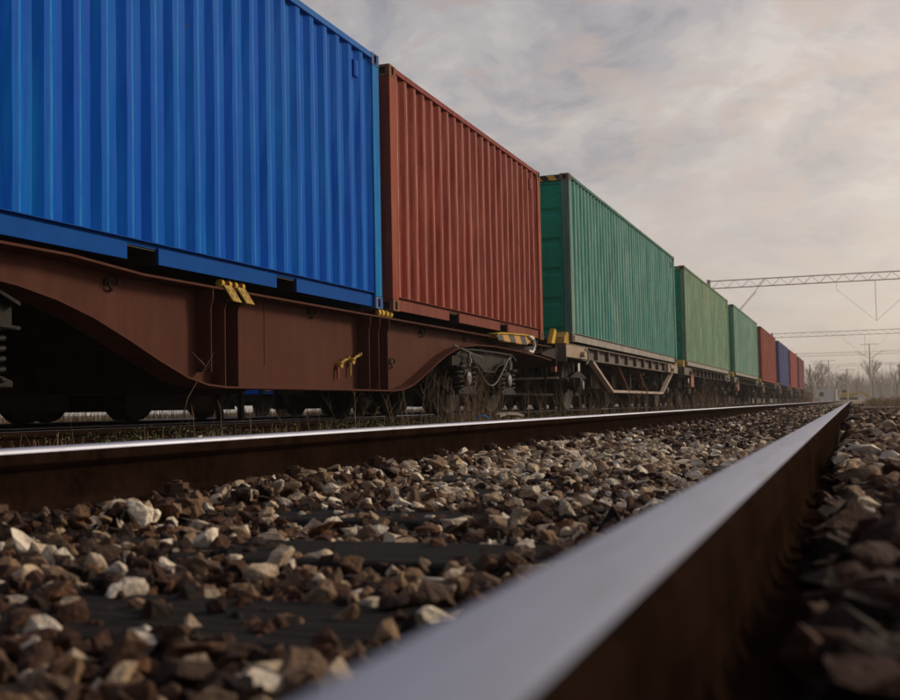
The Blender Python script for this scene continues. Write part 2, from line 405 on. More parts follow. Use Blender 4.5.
# ------------------------------------------------------------------ ballast (uncountable crushed stone)
def stone_variants(n, npts, sub):
    out_ = []
    for i in range(n):
        rr = random.Random(100+i*7+npts); bm = bmesh.new()
        for k in range(npts):
            d = Vector((rr.gauss(0, 1), rr.gauss(0, 1), rr.gauss(0, 1))).normalized()
            d = Vector((d.x*1.0, d.y*rr.uniform(.55, .95), d.z*rr.uniform(.38, .75)))
            bm.verts.new(d)
        h = bmesh.ops.convex_hull(bm, input=bm.verts[:])
        bmesh.ops.delete(bm, geom=[e for e in h['geom_interior'] if isinstance(e, bmesh.types.BMVert)], context='VERTS')
        if sub:
            bmesh.ops.bevel(bm, geom=bm.edges[:]+bm.verts[:], offset=.035, segments=1, affect='EDGES', profile=.6)
            bmesh.ops.triangulate(bm, faces=bm.faces[:])
            bmesh.ops.subdivide_edges(bm, edges=[e for e in bm.edges if e.calc_length() > .35], cuts=1, use_grid_fill=False)
            from mathutils import noise as mn
            for v in bm.verts: v.co += v.co.normalized()*.16*mn.noise(v.co*2.0+Vector((i*3., 0, 0)))+v.co.normalized()*.06*mn.noise(v.co*6.+Vector((i*3., 0, 0)))
        bmesh.ops.triangulate(bm, faces=bm.faces[:]); bmesh.ops.recalc_face_normals(bm, faces=bm.faces)
        bm.verts.index_update()
        V = np.array([v.co[:] for v in bm.verts], dtype=np.float32); F = np.array([[v.index for v in f.verts] for f in bm.faces], dtype=np.int32)
        bm.free(); out_.append((V, F))
    return out_
HI = stone_variants(22, 15, True); MID = stone_variants(22, 14, False); LO = stone_variants(10, 9, False)
def rotm(a, b, c):
    ca, sa, cb, sb, cc, sc = np.cos(a), np.sin(a), np.cos(b), np.sin(b), np.cos(c), np.sin(c)
    R = np.empty((len(a), 3, 3), dtype=np.float32)
    R[:, 0, 0] = cc*cb; R[:, 0, 1] = cc*sb*sa-sc*ca; R[:, 0, 2] = cc*sb*ca+sc*sa
    R[:, 1, 0] = sc*cb; R[:, 1, 1] = sc*sb*sa+cc*ca; R[:, 1, 2] = sc*sb*ca-cc*sa
    R[:, 2, 0] = -sb; R[:, 2, 1] = cb*sa; R[:, 2, 2] = cb*ca
    return R
class Stones:
    def __init__(s): s.V = []; s.F = []; s.T = []; s.n = 0
    def put(s, var, P, size, tilt, tint):
        n = len(P); R = rotm(RNG.normal(0, tilt, n), RNG.normal(0, tilt, n), RNG.uniform(0, 6.28, n)); idx = RNG.integers(0, len(var), n)
        for k, (V, F) in enumerate(var):
            sel = np.where(idx == k)[0]
            if not len(sel): continue
            W_ = np.einsum('nij,vj->nvi', R[sel], V)*size[sel][:, None, None]+P[sel][:, None, :]
            m = len(sel); nv = len(V)
            s.V.append(W_.reshape(-1, 3)); s.F.append((F[None]+(np.arange(m)*nv)[:, None, None]+s.n).reshape(-1, 3)); s.T.append(np.repeat(tint[sel], nv))
            s.n += m*nv
    def build(s, name, mat):
        V = np.concatenate(s.V).astype(np.float32); F = np.concatenate(s.F).astype(np.int32); T = np.concatenate(s.T).astype(np.float32)
        me = bpy.data.meshes.new(name); me.vertices.add(len(V)); me.vertices.foreach_set('co', V.ravel())
        me.loops.add(F.size); me.loops.foreach_set('vertex_index', F.ravel())
        me.polygons.add(len(F)); me.polygons.foreach_set('loop_start', np.arange(0, F.size, 3, dtype=np.int32)); 
        a = me.attributes.new('tint', 'FLOAT', 'POINT'); a.data.foreach_set('value', T)
        me.update(calc_edges=True); me.materials.append(mat)
        me.polygons.foreach_set('use_smooth', [False]*len(F))
        o = bpy.data.objects.new(name, me); COL.objects.link(o); return o
def stone_mat():
    m = Mat('crushed_ballast_stone'); at = m.n('ShaderNodeAttribute', attribute_name='tint').outputs['Fac']
    c = m.ramp(at, [(0., (.008, .006, .006)), (.16, (.022, .014, .011)), (.26, (.105, .040, .020)), (.34, (.050, .033, .026)), (.46, (.17, .070, .032)), (.56, (.08, .055, .042)),
                    (.66, (.25, .12, .055)), (.74, (.12, .08, .058)), (.82, (.36, .235, .135)), (.88, (.21, .14, .09)), (.93, (.60, .46, .31)), (1., (.95, .86, .71))])
    a = m.noise(24, 6, .65); b = m.noise(110, 4, .6); d = m.noise(9, 4, .6)
    c = m.mix(m.math('MULTIPLY', m.ramp(a, [(.42, 0.), (.66, 1.)]), .6), c, (.08, .034, .018))
    c = m.mix(m.math('MULTIPLY', m.ramp(d, [(.5, 0.), (.72, 1.)]), .45), c, (.030, .020, .015))
    c = m.mix(m.ramp(at, [(.6, .42), (.9, .0)]), c, (.010, .007, .006)); m.p.inputs['Specular IOR Level'].default_value = .2
    m.base(m.mix(m.math('MULTIPLY', b, .5), c, (.5, .45, .4), 'SOFT_LIGHT')); m.rough(.82); m.bump(m.math('ADD', a, m.math('MULTIPLY', b, .7)), .9, .008); return m.m
ST = Stones()
def near_rail(x, y, m):
    keep = np.ones(len(x), bool)
    for c in (XO-.752, XO+.752): keep &= np.abs(x-c) > m-.005
    for c in (XT-.752, XT+.752): keep &= np.abs(x-c) > .09
    return keep
def scatter(x0, x1, y0, y1, dens, smin, smax, zf, var, pale=0., sleeper=.3, tilt=.5):
    n = int((x1-x0)*(y1-y0)*dens); x = RNG.uniform(x0, x1, n); y = RNG.uniform(y0, y1, n)
    size = np.clip(RNG.lognormal(math.log((smin*smax)**.5), .35, n), smin, smax)
    on = np.abs(((y+1.3+.3) % .6)-.3) < .125
    inn = np.abs(x-XO) < 1.3
    patch = .5+.5*np.sin(x*2.3+np.floor((y+1.6)/.6)*2.1+1.0)
    vis = np.where(y < 1.4, (x > -.95)*.55, np.where(y < 2.0, (x > -.78)*.6, np.where((y > 5.6) & (y < 10), .6, np.where(patch < .45, .35, .1))))
    drop = on & inn & (x < XO+.7) & (RNG.random(n) < vis*(1-sleeper*.3))
    k = ~drop & near_rail(x, y, .07)
    # keep the big ones clear of the gauge side fastenings
    nearR = (np.abs(np.abs(x-XO)-.752) < .13)
    atfast = nearR & on & (x < XO+.752)
    k &= ~(atfast & (RNG.random(n) < .6))
    z = zf(x, y)+RNG.uniform(-.022, .016, n)+np.where(np.abs(x-XO+.752) < .24, .032, 0)
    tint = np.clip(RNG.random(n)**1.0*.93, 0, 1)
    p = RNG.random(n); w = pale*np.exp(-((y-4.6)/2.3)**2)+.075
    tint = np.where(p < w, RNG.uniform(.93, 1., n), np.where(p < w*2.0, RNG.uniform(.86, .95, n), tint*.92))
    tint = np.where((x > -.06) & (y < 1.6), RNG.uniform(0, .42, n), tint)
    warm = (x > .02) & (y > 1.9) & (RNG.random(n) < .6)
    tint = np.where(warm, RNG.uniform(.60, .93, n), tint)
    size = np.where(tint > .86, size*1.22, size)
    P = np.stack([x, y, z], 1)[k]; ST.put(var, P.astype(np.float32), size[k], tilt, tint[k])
zb = lambda x, y: np.full(len(x), -.178)+.012*np.sin(x*5+y*3.1)*np.sin(y*1.7-x*2)
scatter(-1.62, -.16, .35, 3.6, 2100, .011, .033, zb, HI, .18)
scatter(-1.62, -.16, 3.6, 9, 1500, .013, .036, zb, MID, .30)
scatter(-1.62, -.16, 9, 20, 800, .018, .044, zb, MID, .25)
scatter(-1.62, -.02, 20, 60, 260, .03, .06, zb, LO, .1)
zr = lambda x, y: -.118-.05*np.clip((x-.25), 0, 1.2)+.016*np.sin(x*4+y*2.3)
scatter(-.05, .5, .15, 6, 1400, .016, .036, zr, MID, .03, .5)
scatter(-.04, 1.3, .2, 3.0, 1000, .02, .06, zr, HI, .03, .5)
scatter(-.04, 2.0, 3.0, 12, 750, .02, .06, zr, MID, .05, .5)
scatter(-.04, 1.3, 12, 40, 260, .03, .07, zr, LO, .05, .5)
zl = lambda x, y: -.172+.02*np.sin(x*3+y*2.1)
scatter(-4.9, -1.65, 1.0, 14, 330, .02, .05, zl, MID, .05, .6)
scatter(-4.9, -1.65, 14, 60, 90, .03, .06, zl, LO, .05, .6)
scatter(-6.3, -4.9, 3, 40, 160, .025, .055, zl, LO, .1, 1.)
tag(ST.build('ballast', stone_mat()), 'crushed brown, grey and off-white stone ballast between the rails', 'ballast', kind='stuff')

# a few larger stones one can tell apart
def big_stone(x, y, z, r, tint, name, label, seed):
    V, F = HI[seed % len(HI)]; s = Stones(); 
    s.put([HI[seed % len(HI)]], np.array([[0, 0, 0]], dtype=np.float32), np.array([r]), .15, np.array([tint]))
    o = s.build(name, bpy.data.materials['crushed_ballast_stone']); o.location = (x, y, z); return tag(o, label, 'stone')

# ------------------------------------------------------------------ containers
def corrug(y0, y1, pitch=.278, depth=.036, flip=1):
    n = max(1, round((y1-y0)/pitch)); p = (y1-y0)/n; pts = []
    for i in range(n):
        a = y0+i*p
        pts += [(a, 0), (a+p*.26, 0), (a+p*.5, -depth), (a+p*.76, -depth)]
    pts.append((y1, 0)); return pts
def casting(mb_, x, y, z, sx, sy, sz, dark):
    """corner casting whose outer corner is (x,y,z); body extends along -s; oval holes as recesses"""
    w, l, h = .162, .178, .118
    xs = sorted((x, x-sx*w)); ys = sorted((y, y-sy*l)); zs = sorted((z, z-sz*h))
    # frame on the side face and the end face round a recess
    t = .022
    mb_.box(xs[0]+(t if sx < 0 else 0), xs[1]-(t if sx > 0 else 0), ys[0]+(t if sy < 0 else 0), ys[1]-(t if sy > 0 else 0), zs[0], zs[1])
    xf = (x-sx*t, x); xf = sorted(xf); hz_, hy = .034, .030
    cz = (zs[0]+zs[1])/2; cy = (ys[0]+ys[1])/2
    mb_.box(xf[0], xf[1], ys[0], cy-hy, zs[0], zs[1]); mb_.box(xf[0], xf[1], cy+hy, ys[1], zs[0], zs[1])
    mb_.box(xf[0], xf[1], cy-hy, cy+hy, cz+.042, zs[1]); mb_.box(xf[0], xf[1], cy-hy, cy+hy, zs[0], cz-.042)
    dark.box(min(x-sx*(t-.003), x-sx*(t+.004)), max(x-sx*(t-.003), x-sx*(t+.004)), cy-hy, cy+hy, cz-.042, cz+.042)  # black plate at the hole's back stands for the shade inside
    yf = sorted((y-sy*t, y)); cx = (xs[0]+xs[1])/2
    x0, x1 = xs[0]+(t if sx < 0 else 0), xs[1]-(t if sx > 0 else 0)
    mb_.box(x0, cx-.035, *yf, zs[0], zs[1]); mb_.box(cx+.035, x1, *yf, zs[0], zs[1])
    mb_.box(cx-.035, cx+.035, *yf, cz+.038, zs[1]); mb_.box(cx-.035, cx+.035, *yf, zs[0], cz-.038)
    dark.box(cx-.035, cx+.035, min(y-sy*(t-.003), y-sy*(t+.004)), max(y-sy*(t-.003), y-sy*(t+.004)), cz-.038, cz+.038)
HW = 1.219
def container(loc, Ln, H, mats, label, cat_name, pockets=(), doors=False, high=False, lod=0, seed=0):
    body, postm, railm, topm, castm = mats
    root = thing(cat_name, loc, label, 'shipping container')
    z0, z1 = .158, H-.062
    for s in (-1, 1):
        pr = corrug(.17, Ln-.17)
        v = []; f = []; rr = random.Random(seed+s)
        nz = 7
        for k in range(nz):
            z = z0+(z1-z0)*k/(nz-1)
            for i, (y, d) in enumerate(pr):
                dx = rr.gauss(0, .0018) if 0 < k < nz-1 else 0
                v.append((s*(HW-.014+d+dx), y+(rr.gauss(0, .0022) if 0 < k < nz-1 else 0), z))
        m = len(pr)
        for k in range(nz-1):
            for i in range(m-1): f.append((k*m+i, k*m+i+1, (k+1)*m+i+1, (k+1)*m+i))
        MB().add(v, f).build('side_panel', body, root)
        MB().box(*sorted((s*(HW-.06), s*HW)), .178, Ln-.178, H-.064, H-.004).build('top_rail', topm, root, bevel=.004)
        rb = MB(); rb.box(*sorted((s*(HW-.062), s*(HW-.012))), .178, Ln-.178, .151, .157); rb.box(*sorted((s*(HW-.062), s*(HW-.050))), .178, Ln-.178, .118, .151)       # ledge under the panel
        ys = [.178]
        for c in pockets: ys += [Ln/2+c-.18, Ln/2+c+.18]
        ys.append(Ln-.178)
        for a, b in zip(ys[::2], ys[1::2]): rb.box(*sorted((s*(HW-.05), s*(HW-.030))), a, b, .014, .128)
        rb.build('bottom_rail', railm, root)
        if pockets and s > 0:
            for c in pockets:
                pk = MB(); a, b = Ln/2+c-.178, Ln/2+c+.178
                pk.box(-HW+.05, HW-.052, a-.006, a, .012, .117); pk.box(-HW+.05, HW-.052, b, b+.006, .012, .117)
                pk.box(-HW+.05, HW-.052, a, b, .106, .112); pk.build('fork_pocket', MT['black'], root)  # pocket walls coloured black for the shade inside
        for sy, y in ((-1, 0.), (1, Ln)):
            p = MB(); ya, yb = sorted((y, y-sy*.165))
            p.prism([(s*HW, ya if sy < 0 else yb), (s*HW, yb if sy < 0 else ya), (s*(HW-.03), yb if sy < 0 else ya), (s*(HW-.05), (ya+yb)/2), (s*(HW-.13), ya if sy < 0 else yb)], 'z', .118, H-.118)
            p.build('corner_post', postm, root, bevel=.006)
            for sz, z in ((-1, 0.), (1, H)):
                c, d = MB(), MB(); casting(c, s*(HW+.002), y+sy*.002, z+sz*.002, s, sy, sz, d)
                q = c.build('corner_casting', castm, root); d.build('lock_slot', MT['black'], q)
    rf = MB(); rp = corrug(.178, Ln-.178, .42, .02)
    v = [(x, y, H-.012+d) for x in (-HW+.058, HW-.058) for y, d in rp]; m = len(rp)
    rf.add(v, [(i, i+1, m+i+1, m+i) for i in range(m-1)]); rf.build('roof', topm, root)
    MB().box(-HW+.06, HW-.06, .06, Ln-.06, .120, .155).build('floor', MT['wagon_dark'], root)
    for sy, y in ((-1, 0.), (1, Ln)):
        e = MB(); e.box(-HW+.16, HW-.16, *sorted((y-sy*.005, y-sy*.07)), H-.115, H-.01); e.box(-HW+.16, HW-.16, *sorted((y-sy*.005, y-sy*.07)), .01, .13)
        islands(e, 'end_rail', postm, root, (0, 0, 0))
        if high:
            MB().box(-HW+.17, HW-.17, *sorted((y-sy*.001, y+sy*.0015)), H-.108, H-.02).build('height_marking', MT['stripe_top'], root)
        if doors and sy < 0:
            for s in (-1, 1):
                x0, x1 = (.01, HW-.125) if s > 0 else (-HW+.125, -.01)
                dz0, dz1 = .135, H-.125
                d = MB(); yb = .06; d.box(x0, x1, yb, yb+.03, dz0, dz1)
                fr = .07
                d.box(x0, x0+fr, yb-.03, yb, dz0, dz1); d.box(x1-fr, x1, yb-.03, yb, dz0, dz1)
                npan = 5; ph = (dz1-dz0-fr)/npan
                for k in range(npan):
                    a = dz0+fr*.5+k*ph; d.prism([(yb-.03, a+.10), (yb-.03, a+ph-.06), (yb, a+ph), (yb, a+.05)], 'x', x0+fr, x1-fr)
                d.box(x0+fr, x1-fr, yb-.03, yb, dz0, dz0+fr*.5); d.box(x0+fr, x1-fr, yb-.03, yb, dz1-fr*.5, dz1)
                dl = d.build('door', MT[body.name+'_door'] if (body.name+'_door') in MT else body, root)
                for q in range(5):
                    hzz = dz0+.16+q*(dz1-dz0-.32)/4; h = MB(); hx = x1 if s > 0 else x0
                    h.box(*sorted((hx-s*.10, hx+s*.045)), yb-.045, yb-.028, hzz-.035, hzz+.035); h.tube([(hx+s*.045, yb-.03, hzz-.05), (hx+s*.045, yb-.03, hzz+.05)], .014, 8)
                    h.build('hinge', dl.data.materials[0], dl)
                for q in ((.12, .45) if s > 0 else (.55, .88)):
                    lx = x0+(x1-x0)*q; lb = MB(); lb.tube([(lx, yb-.05, dz0-.02), (lx, yb-.05, dz1+.02)], .016, 8)
                    for zq in (dz0+.1, (dz0+dz1)/2, dz1-.1): lb.box(lx-.04, lx+.04, yb-.06, yb-.03, zq-.03, zq+.03)
                    lb.build('lock_rod', MT['gal'], dl)
                gk = MB(); gk.box(*sorted((x1+.0 if s > 0 else x0-.0, (x1+.03 if s > 0 else x0-.03))), yb-.02, yb, dz0, dz1); gk.build('door_seal', MT['black'], root)
        else:
            ew = MB(); pr = corrug(-HW+.13, HW-.13, .28, .04)
            v = [(a, y-sy*.02+sy*b, z) for z in (.13, H-.115) for a, b in pr]; m = len(pr)
            ew.add(v, [(i, i+1, m+i+1, m+i) for i in range(m-1)]); ew.build('end_panel', body, root)
    if lod == 0:
        for s in (1,):
            vt = MB(); yv = Ln-.62; vt.box(HW-.03, HW+.006, yv, yv+.10, H-.36, H-.20); vt.box(HW+.006, HW+.010, yv+.02, yv+.08, H-.345, H-.215)
            vt.build('air_vent', body, root, bevel=.004)
    return root
MT['stripe_top'] = stripes('height_warning_stripe', (.72, .45, .04), (.012, .012, .012), .26, (1, 0, .8))
P = paint
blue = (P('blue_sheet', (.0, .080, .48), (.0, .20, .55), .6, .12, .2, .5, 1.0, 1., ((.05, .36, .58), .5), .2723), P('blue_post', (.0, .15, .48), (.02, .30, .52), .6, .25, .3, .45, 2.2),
        P('blue_sill', (.0, .065, .31), (.0, .10, .36), .4, .1, .2, .5, 5.), P('blue_top_rail', (.01, .12, .42), None, .3, .05, .2, .4, 7.), P('blue_casting', (.03, .12, .33), (.3, .25, .2), .9, .9, .5, .6, 12.))
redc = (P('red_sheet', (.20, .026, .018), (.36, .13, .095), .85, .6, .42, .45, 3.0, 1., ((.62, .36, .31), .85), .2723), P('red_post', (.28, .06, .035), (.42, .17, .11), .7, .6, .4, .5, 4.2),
        P('red_sill', (.20, .06, .045), (.26, .12, .10), .5, .4, .4, .6, 5.), P('red_top_rail', (.22, .04, .035), (.35, .18, .17), .5, .3, .3, .5, 7.), P('red_casting', (.22, .09, .055), (.32, .24, .18), .9, .9, .5, .6, 12.))
def greens(n, a, fade, seed, rust, streak=.8):
    MT[n+'_door'] = P(n+'_door', (.012, .34, .23), (.04, .40, .28), .4, .2, .3, .45, seed+1)
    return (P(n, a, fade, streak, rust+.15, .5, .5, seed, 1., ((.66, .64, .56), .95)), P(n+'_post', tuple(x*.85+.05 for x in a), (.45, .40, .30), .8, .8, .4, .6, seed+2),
            MT['pale'], P(n+'_top', tuple(x*.6 for x in a), (.3, .3, .22), .6, .5, .5, .6, seed+3), P(n+'_casting', (.20, .16, .11), (.3, .26, .2), .8, .8, .4, .6, seed+5))
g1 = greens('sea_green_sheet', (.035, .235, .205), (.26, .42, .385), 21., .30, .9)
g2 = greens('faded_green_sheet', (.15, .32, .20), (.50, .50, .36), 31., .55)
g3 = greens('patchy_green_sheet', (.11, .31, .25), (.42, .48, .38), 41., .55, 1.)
def farset(n, a, fade, seed, pale=True): 
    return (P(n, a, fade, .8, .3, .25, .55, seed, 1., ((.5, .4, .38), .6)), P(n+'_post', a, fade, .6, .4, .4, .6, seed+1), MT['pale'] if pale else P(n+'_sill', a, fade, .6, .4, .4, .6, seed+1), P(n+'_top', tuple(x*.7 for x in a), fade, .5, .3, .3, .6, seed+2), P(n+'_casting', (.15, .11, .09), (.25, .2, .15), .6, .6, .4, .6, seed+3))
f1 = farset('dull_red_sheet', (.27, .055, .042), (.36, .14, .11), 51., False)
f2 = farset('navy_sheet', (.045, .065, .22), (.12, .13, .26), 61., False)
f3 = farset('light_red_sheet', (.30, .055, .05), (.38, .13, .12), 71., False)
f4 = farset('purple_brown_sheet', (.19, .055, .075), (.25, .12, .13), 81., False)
HC = 2.896
container((XT, 4.46, 1.075), 6.058, 2.591, blue, 'bright blue corrugated shipping container nearest the camera', 'shipping_container', (-1.03, 1.03))
container((XT, 10.80, 1.085), 6.058, 2.591, redc, 'rust red corrugated container between the blue one and the green ones', 'shipping_container', (-1.03, 1.03), seed=3)
DG = 1.155
starts = [18.8, 32.95, 47.4, 62.1, 77.5, 92.1, 107.3]
sets = [(g1, 'sea green container with hazard stripes over its end doors, nearest of the greens'), (g2, 'streaky faded light green container, second of the three greens'),
        (g3, 'patchy blue-green weathered container, last of the three greens'), (f1, 'dull red container right behind the three green ones'), (f2, 'dark navy blue container far down the train'),
        (f3, 'light red container between the navy one and the last one'), (f4, 'purple-brown container, last on the train')]
for i, (y, (st, lb)) in enumerate(zip(starts, sets)):
    container((XT, y, DG+ (0, .0, .03, .03, .03, .03, .03)[i]), 12.192, HC, st, lb, 'shipping_container', doors=i < 3, high=i < 1, lod=0 if i < 2 else 1, seed=10+i)

# ------------------------------------------------------------------ wagons
def helpers_mirror(pts, c): return [(2*c-y, z) for y, z in pts]
def wheelset(root, off, x, y, z, name='wheelset', R=.46, spoke=False):
    ax = MB().tube([(x-1.02, y, z+R), (x+1.02, y, z+R)], .075, 14).build(name, MT['wheel'], root, off, smooth=True)
    for s in (-1, 1):
        prof = [(-.065, R+.028), (-.04, R+.028), (-.03, R+.004), (.065, R-.003), (.065, R-.055), (.03, R-.075), (.018, .16), (.05, .13), (.07, .12), (.07, .075), (-.08, .075), (-.08, .13), (-.03, .16), (-.045, R-.075), (-.065, R-.06)]
        if s < 0: prof = [(-a, r) for a, r in prof]
        w = MB().lathe(prof, (x+s*.755, y, z+R), 'x', 36).build('wheel', MT['wheel'], ax, off, smooth=True)
    return ax
def bogie(root, off, yc, name='bogie'):
    """two-axle freight bogie with coil springs; side frames just inboard of the beams"""
    z = ZT
    fr = MB()
    for s in (-1, 1):
        x = XT+s*1.0
        top = [(-1.32, .74), (-1.10, .82), (-.45, .83), (.45, .83), (1.10, .82), (1.32, .74)]
        bot = [(1.32, .62), (1.16, .62), (.60, .70), (.40, .66), (.24, .58), (-.24, .58), (-.40, .66), (-.60, .70), (-1.16, .62), (-1.32, .62)]
        fr.prism([(yc+a, z+b) for a, b in top+bot], 'x', x-.022, x+.022)
        fr.band([(yc+a, z+b) for a, b in top], x-.09, x+.09, .022)
        fr.band([(yc+a, z+b-.02) for a, b in bot[::-1]], x-.09, x+.09, .02)
        for k in (-1, 1):                       # horn guides
            for q in (-.19, .19): fr.box(x-.07, x+.07, yc+k*.9+q*.55-.014, yc+k*.9+q*.55+.014, z+.44, z+.66)
    fr.box(XT-1.0, XT+1.0, yc-.30, yc+.30, z+.60, z+.82)
    for k in (-1.30, 1.30): fr.box(XT-1.0, XT+1.0, yc+k-.05, yc+k+.05, z+.62, z+.76)
    f = fr.build(name, MT['bogie'], root, off)
    MB().lathe([(0, .22), (.12, .22), (.13, .2)], (XT, yc, z+.82), 'z', 20).build('pivot', MT['bogie'], f, off)
    for k in (-1, 1):
        ya = yc+k*.9
        ws = wheelset(f, off, XT, ya, z)
        for s in (-1, 1):
            x = XT+s*1.0
            b = MB(); b.box(x-.10, x+.08, ya-.11, ya+.11, z+.36, z+.58)
            b.prism([(ya-.36, z+.26), (ya+.36, z+.26), (ya+.36, z+.30), (ya+.14, z+.36), (ya-.14, z+.36), (ya-.36, z+.30)], 'x', x-.09, x+.09)
            b.build('axle_box', MT['bogie'], f, off, bevel=.008)
            cx = x+s*.085; MB().lathe([(0, .088), (s*.022, .088), (s*.030, .07), (s*.034, .02)], (cx, ya, z+.46), 'x', 20).build('axle_cap', MT['cap'], f, off, smooth=True)
            for q in (-.25, .25):
                sp = MB()
                sp.helix((x, ya+q), .088, .017, z+.30, z+.60, 5); sp.helix((x, ya+q), .05, .012, z+.30, z+.60, 6)
                sp.box(x-.11, x+.11, ya+q-.11, ya+q+.11, z+.60, z+.62)
                sp.build('coil_spring', MT['bogie'], f, off, smooth=True)
            dm = MB(); dm.tube([(x+s*.10, ya+.02, z+.62), (x+s*.10, ya+.02, z+.80)], .02, 8); dm.tube([(x+s*.10, ya+.02, z+.66), (x+s*.10, ya+.02, z+.72)], .035, 6); dm.build('damper_link', MT['cap'], f, off)
    # brake cable loop on the side frame
    c = MB(); c.tube([(XT+1.11, yc-.95+t*1.9, z+.80-.42*math.sin(math.pi*t)**1.5) for t in [i/14 for i in range(15)]], .011, 6)
    c.tube([(XT+1.11, yc-1.5+t*1.1, z+.86-.12*t) for t in (0, .5, 1)], .010, 6); c.build('brake_cable', MT['cable'], f, off)
    return f
MT['cap'] = metal_dirty('greasy_grey_cap', (.14, .135, .13), (.24, .23, .225), 14, .5, .4, .1)
MT['cable'] = plain('pale_dusty_cable', (.10, .085, .07), .7)

def ring(mb_, x, y, z, r=.042, up=1):
    pts = [(x+.012*math.sin(t*2), y+r*math.cos(t), z+r*math.sin(t)) for t in [-.2+k/12*5.4 for k in range(13)]]
    mb_.tube(pts, .0085, 6); mb_.box(x-.03, x, y-r-.02, y-r+.02, z-.02, z+.02)

# --- wagon 1: deep fish-bellied beam under the blue and red containers
Y0, YE = .78, 17.80; YC = (Y0+YE)/2
w1 = thing('container_wagon', (XT, Y0, ZT), 'brown container wagon with deep arched side beams under blue and red containers', 'rail wagon')
off = (XT, Y0, ZT)
arch = [(7.60, .262), (10.98, .262), (11.25, .278), (11.53, .33), (11.9, .45), (12.25, .575), (12.6, .69), (12.95, .775), (13.3, .83), (13.8, .87), (14.6, .885), (15.4, .875), (16.2, .855), (17.0, .83), (17.55, .80)]
lowR = arch[1:]
lowL = helpers_mirror(lowR, YC)[::-1]
low = [p for p in lowL]+lowR
lowc = [(y, z) for y, z in low]
XW = XT+1.005                # web plane
topz = lambda y: 1.055-.045*min(1, max(0, (y-5.75)/.8)) if y < 9 else 1.01+.03*min(1, max(0, (y-12.9)/.5))*0
ytop = [Y0+.2, 3, 5.75, 6.1, 6.5, 9, 13, 17.55]
for s in (1, -1):
    X = lambda a: XT+s*a
    poly = lowc+[(y, topz(y)-.02) for y in ytop[::-1]]
    b = MB()
    # web as quads between low and top
    n = len(lowc)
    v = [(X(1.005), y, z) for y, z in lowc]+[(X(1.005), y, topz(y)-.012) for y, z in lowc]+[(X(.993), y, z) for y, z in lowc]+[(X(.993), y, topz(y)-.012) for y, z in lowc]
    f = [(i, i+1, n+i+1, n+i) for i in range(n-1)]+[(2*n+i, 3*n+i, 3*n+i+1, 2*n+i+1) for i in range(n-1)]
    sb = b.add(v, f).build('side_beam', MT['wagon'], w1, off)
    fl = MB(); fl.band([(y, topz(y)-.012) for y in ytop], *sorted((X(.98), X(1.165))), .016)
    fl.band([(y, z-.012) for y, z in lowc], *sorted((X(.90), X(1.15))), .014)
    fl.build('flange', MT['wagon_edge'] if 'wagon_edge' in MT else MT['wagon'], sb, off)
    # stiffener packs under the container corners
    rb = MB()
    for yy in (7.40, 7.60, 7.80, 10.36, 10.60, 10.84):
        cut = .09 if yy in (7.30, 10.28) else 0
        zb_, zt_ = .262, topz(yy)-.012
        if yy < 7.6: zb_ = .30+(7.6-yy)*.35
        rb.prism([(X(1.0), zb_), (X(1.135), zb_), (X(1.135), zt_-.14), (X(1.155), zt_-.08), (X(1.155), zt_), (X(1.0), zt_)], 'y', yy-.006, yy+.006)
    for yy in (6.25, 8.45, 12.2, 15.0, 16.2): rb.box(*sorted((X(1.005), X(1.009))), yy-.006, yy+.006, .45 if 7 < yy < 11 else .9, .995)
    islands(rb, 'stiffener', MT['wagon'], sb, off)
    if s > 0:
        rg = MB()
        for yy, zz_ in ((6.34, .945), (9.33, .965), (12.15, .94), (11.22, .56), (13.69, .955)): rg = MB(); ring(rg, X(1.024), yy, zz_, .05); rg.build('lashing_ring', MT['bogie'], sb, off)
        pass
# transverse members, inner sill
fr = MB(); 
fr.box(XT-.32, XT+.32, Y0+.2, YE-.2, .83, 1.0)
for yy in np.linspace(Y0+.6, YE-.6, 15): fr.box(XT-.985, XT+.985, yy-.05, yy+.05, .90 if (yy < 6.9 or yy > 11.8) else .55, .985)
fr.box(XT-.32, XT+.32, 7.2, 11.4, .32, .83)
fr.build('centre_sill', MT['wagon_dark'], w1, off)
for e, sy in ((Y0, -1), (YE, 1)):
    h = MB(); h.box(XT-1.18, XT+1.18, *sorted((e, e-sy*.03)), .70, 1.06)
    h.prism([(e, .82), (e-sy*.9, .86), (e-sy*.9, .885), (e, 1.0)], 'x', XT+1.05, XT+1.17)
    h.prism([(e, .82), (e-sy*.9, .86), (e-sy*.9, .885), (e, 1.0)], 'x', XT-1.17, XT-1.05)
    hs = h.build('headstock', MT['wagon_end'] if 'wagon_end' in MT else MT['wagon_dark'], w1, off)
    bo = MB()
    for xx in (.3, .6, .9, 1.1):
        for zz_ in (.76, .88, 1.0): bo.tube([(XT+xx, e, zz_), (XT+xx, e+sy*.02, zz_)], .016, 6)
    islands(bo, 'rivet', MT['wagon_dark'], hs, off)
    for s in (-1, 1):
        bf = MB(); bf.tube([(XT+s*.875, e, .98-.02), (XT+s*.875, e+sy*.36, .96)], .085, 16); bf.lathe([(0, .22), (sy*.03, .225), (sy*.05, .2)], (XT+s*.875, e+sy*.36, .96), 'y', 24)
        bf.build('buffer', MT['wagon_dark'], w1, off)
bogie(w1, off, 14.47); bogie(w1, off, 2*YC-14.47-.05)
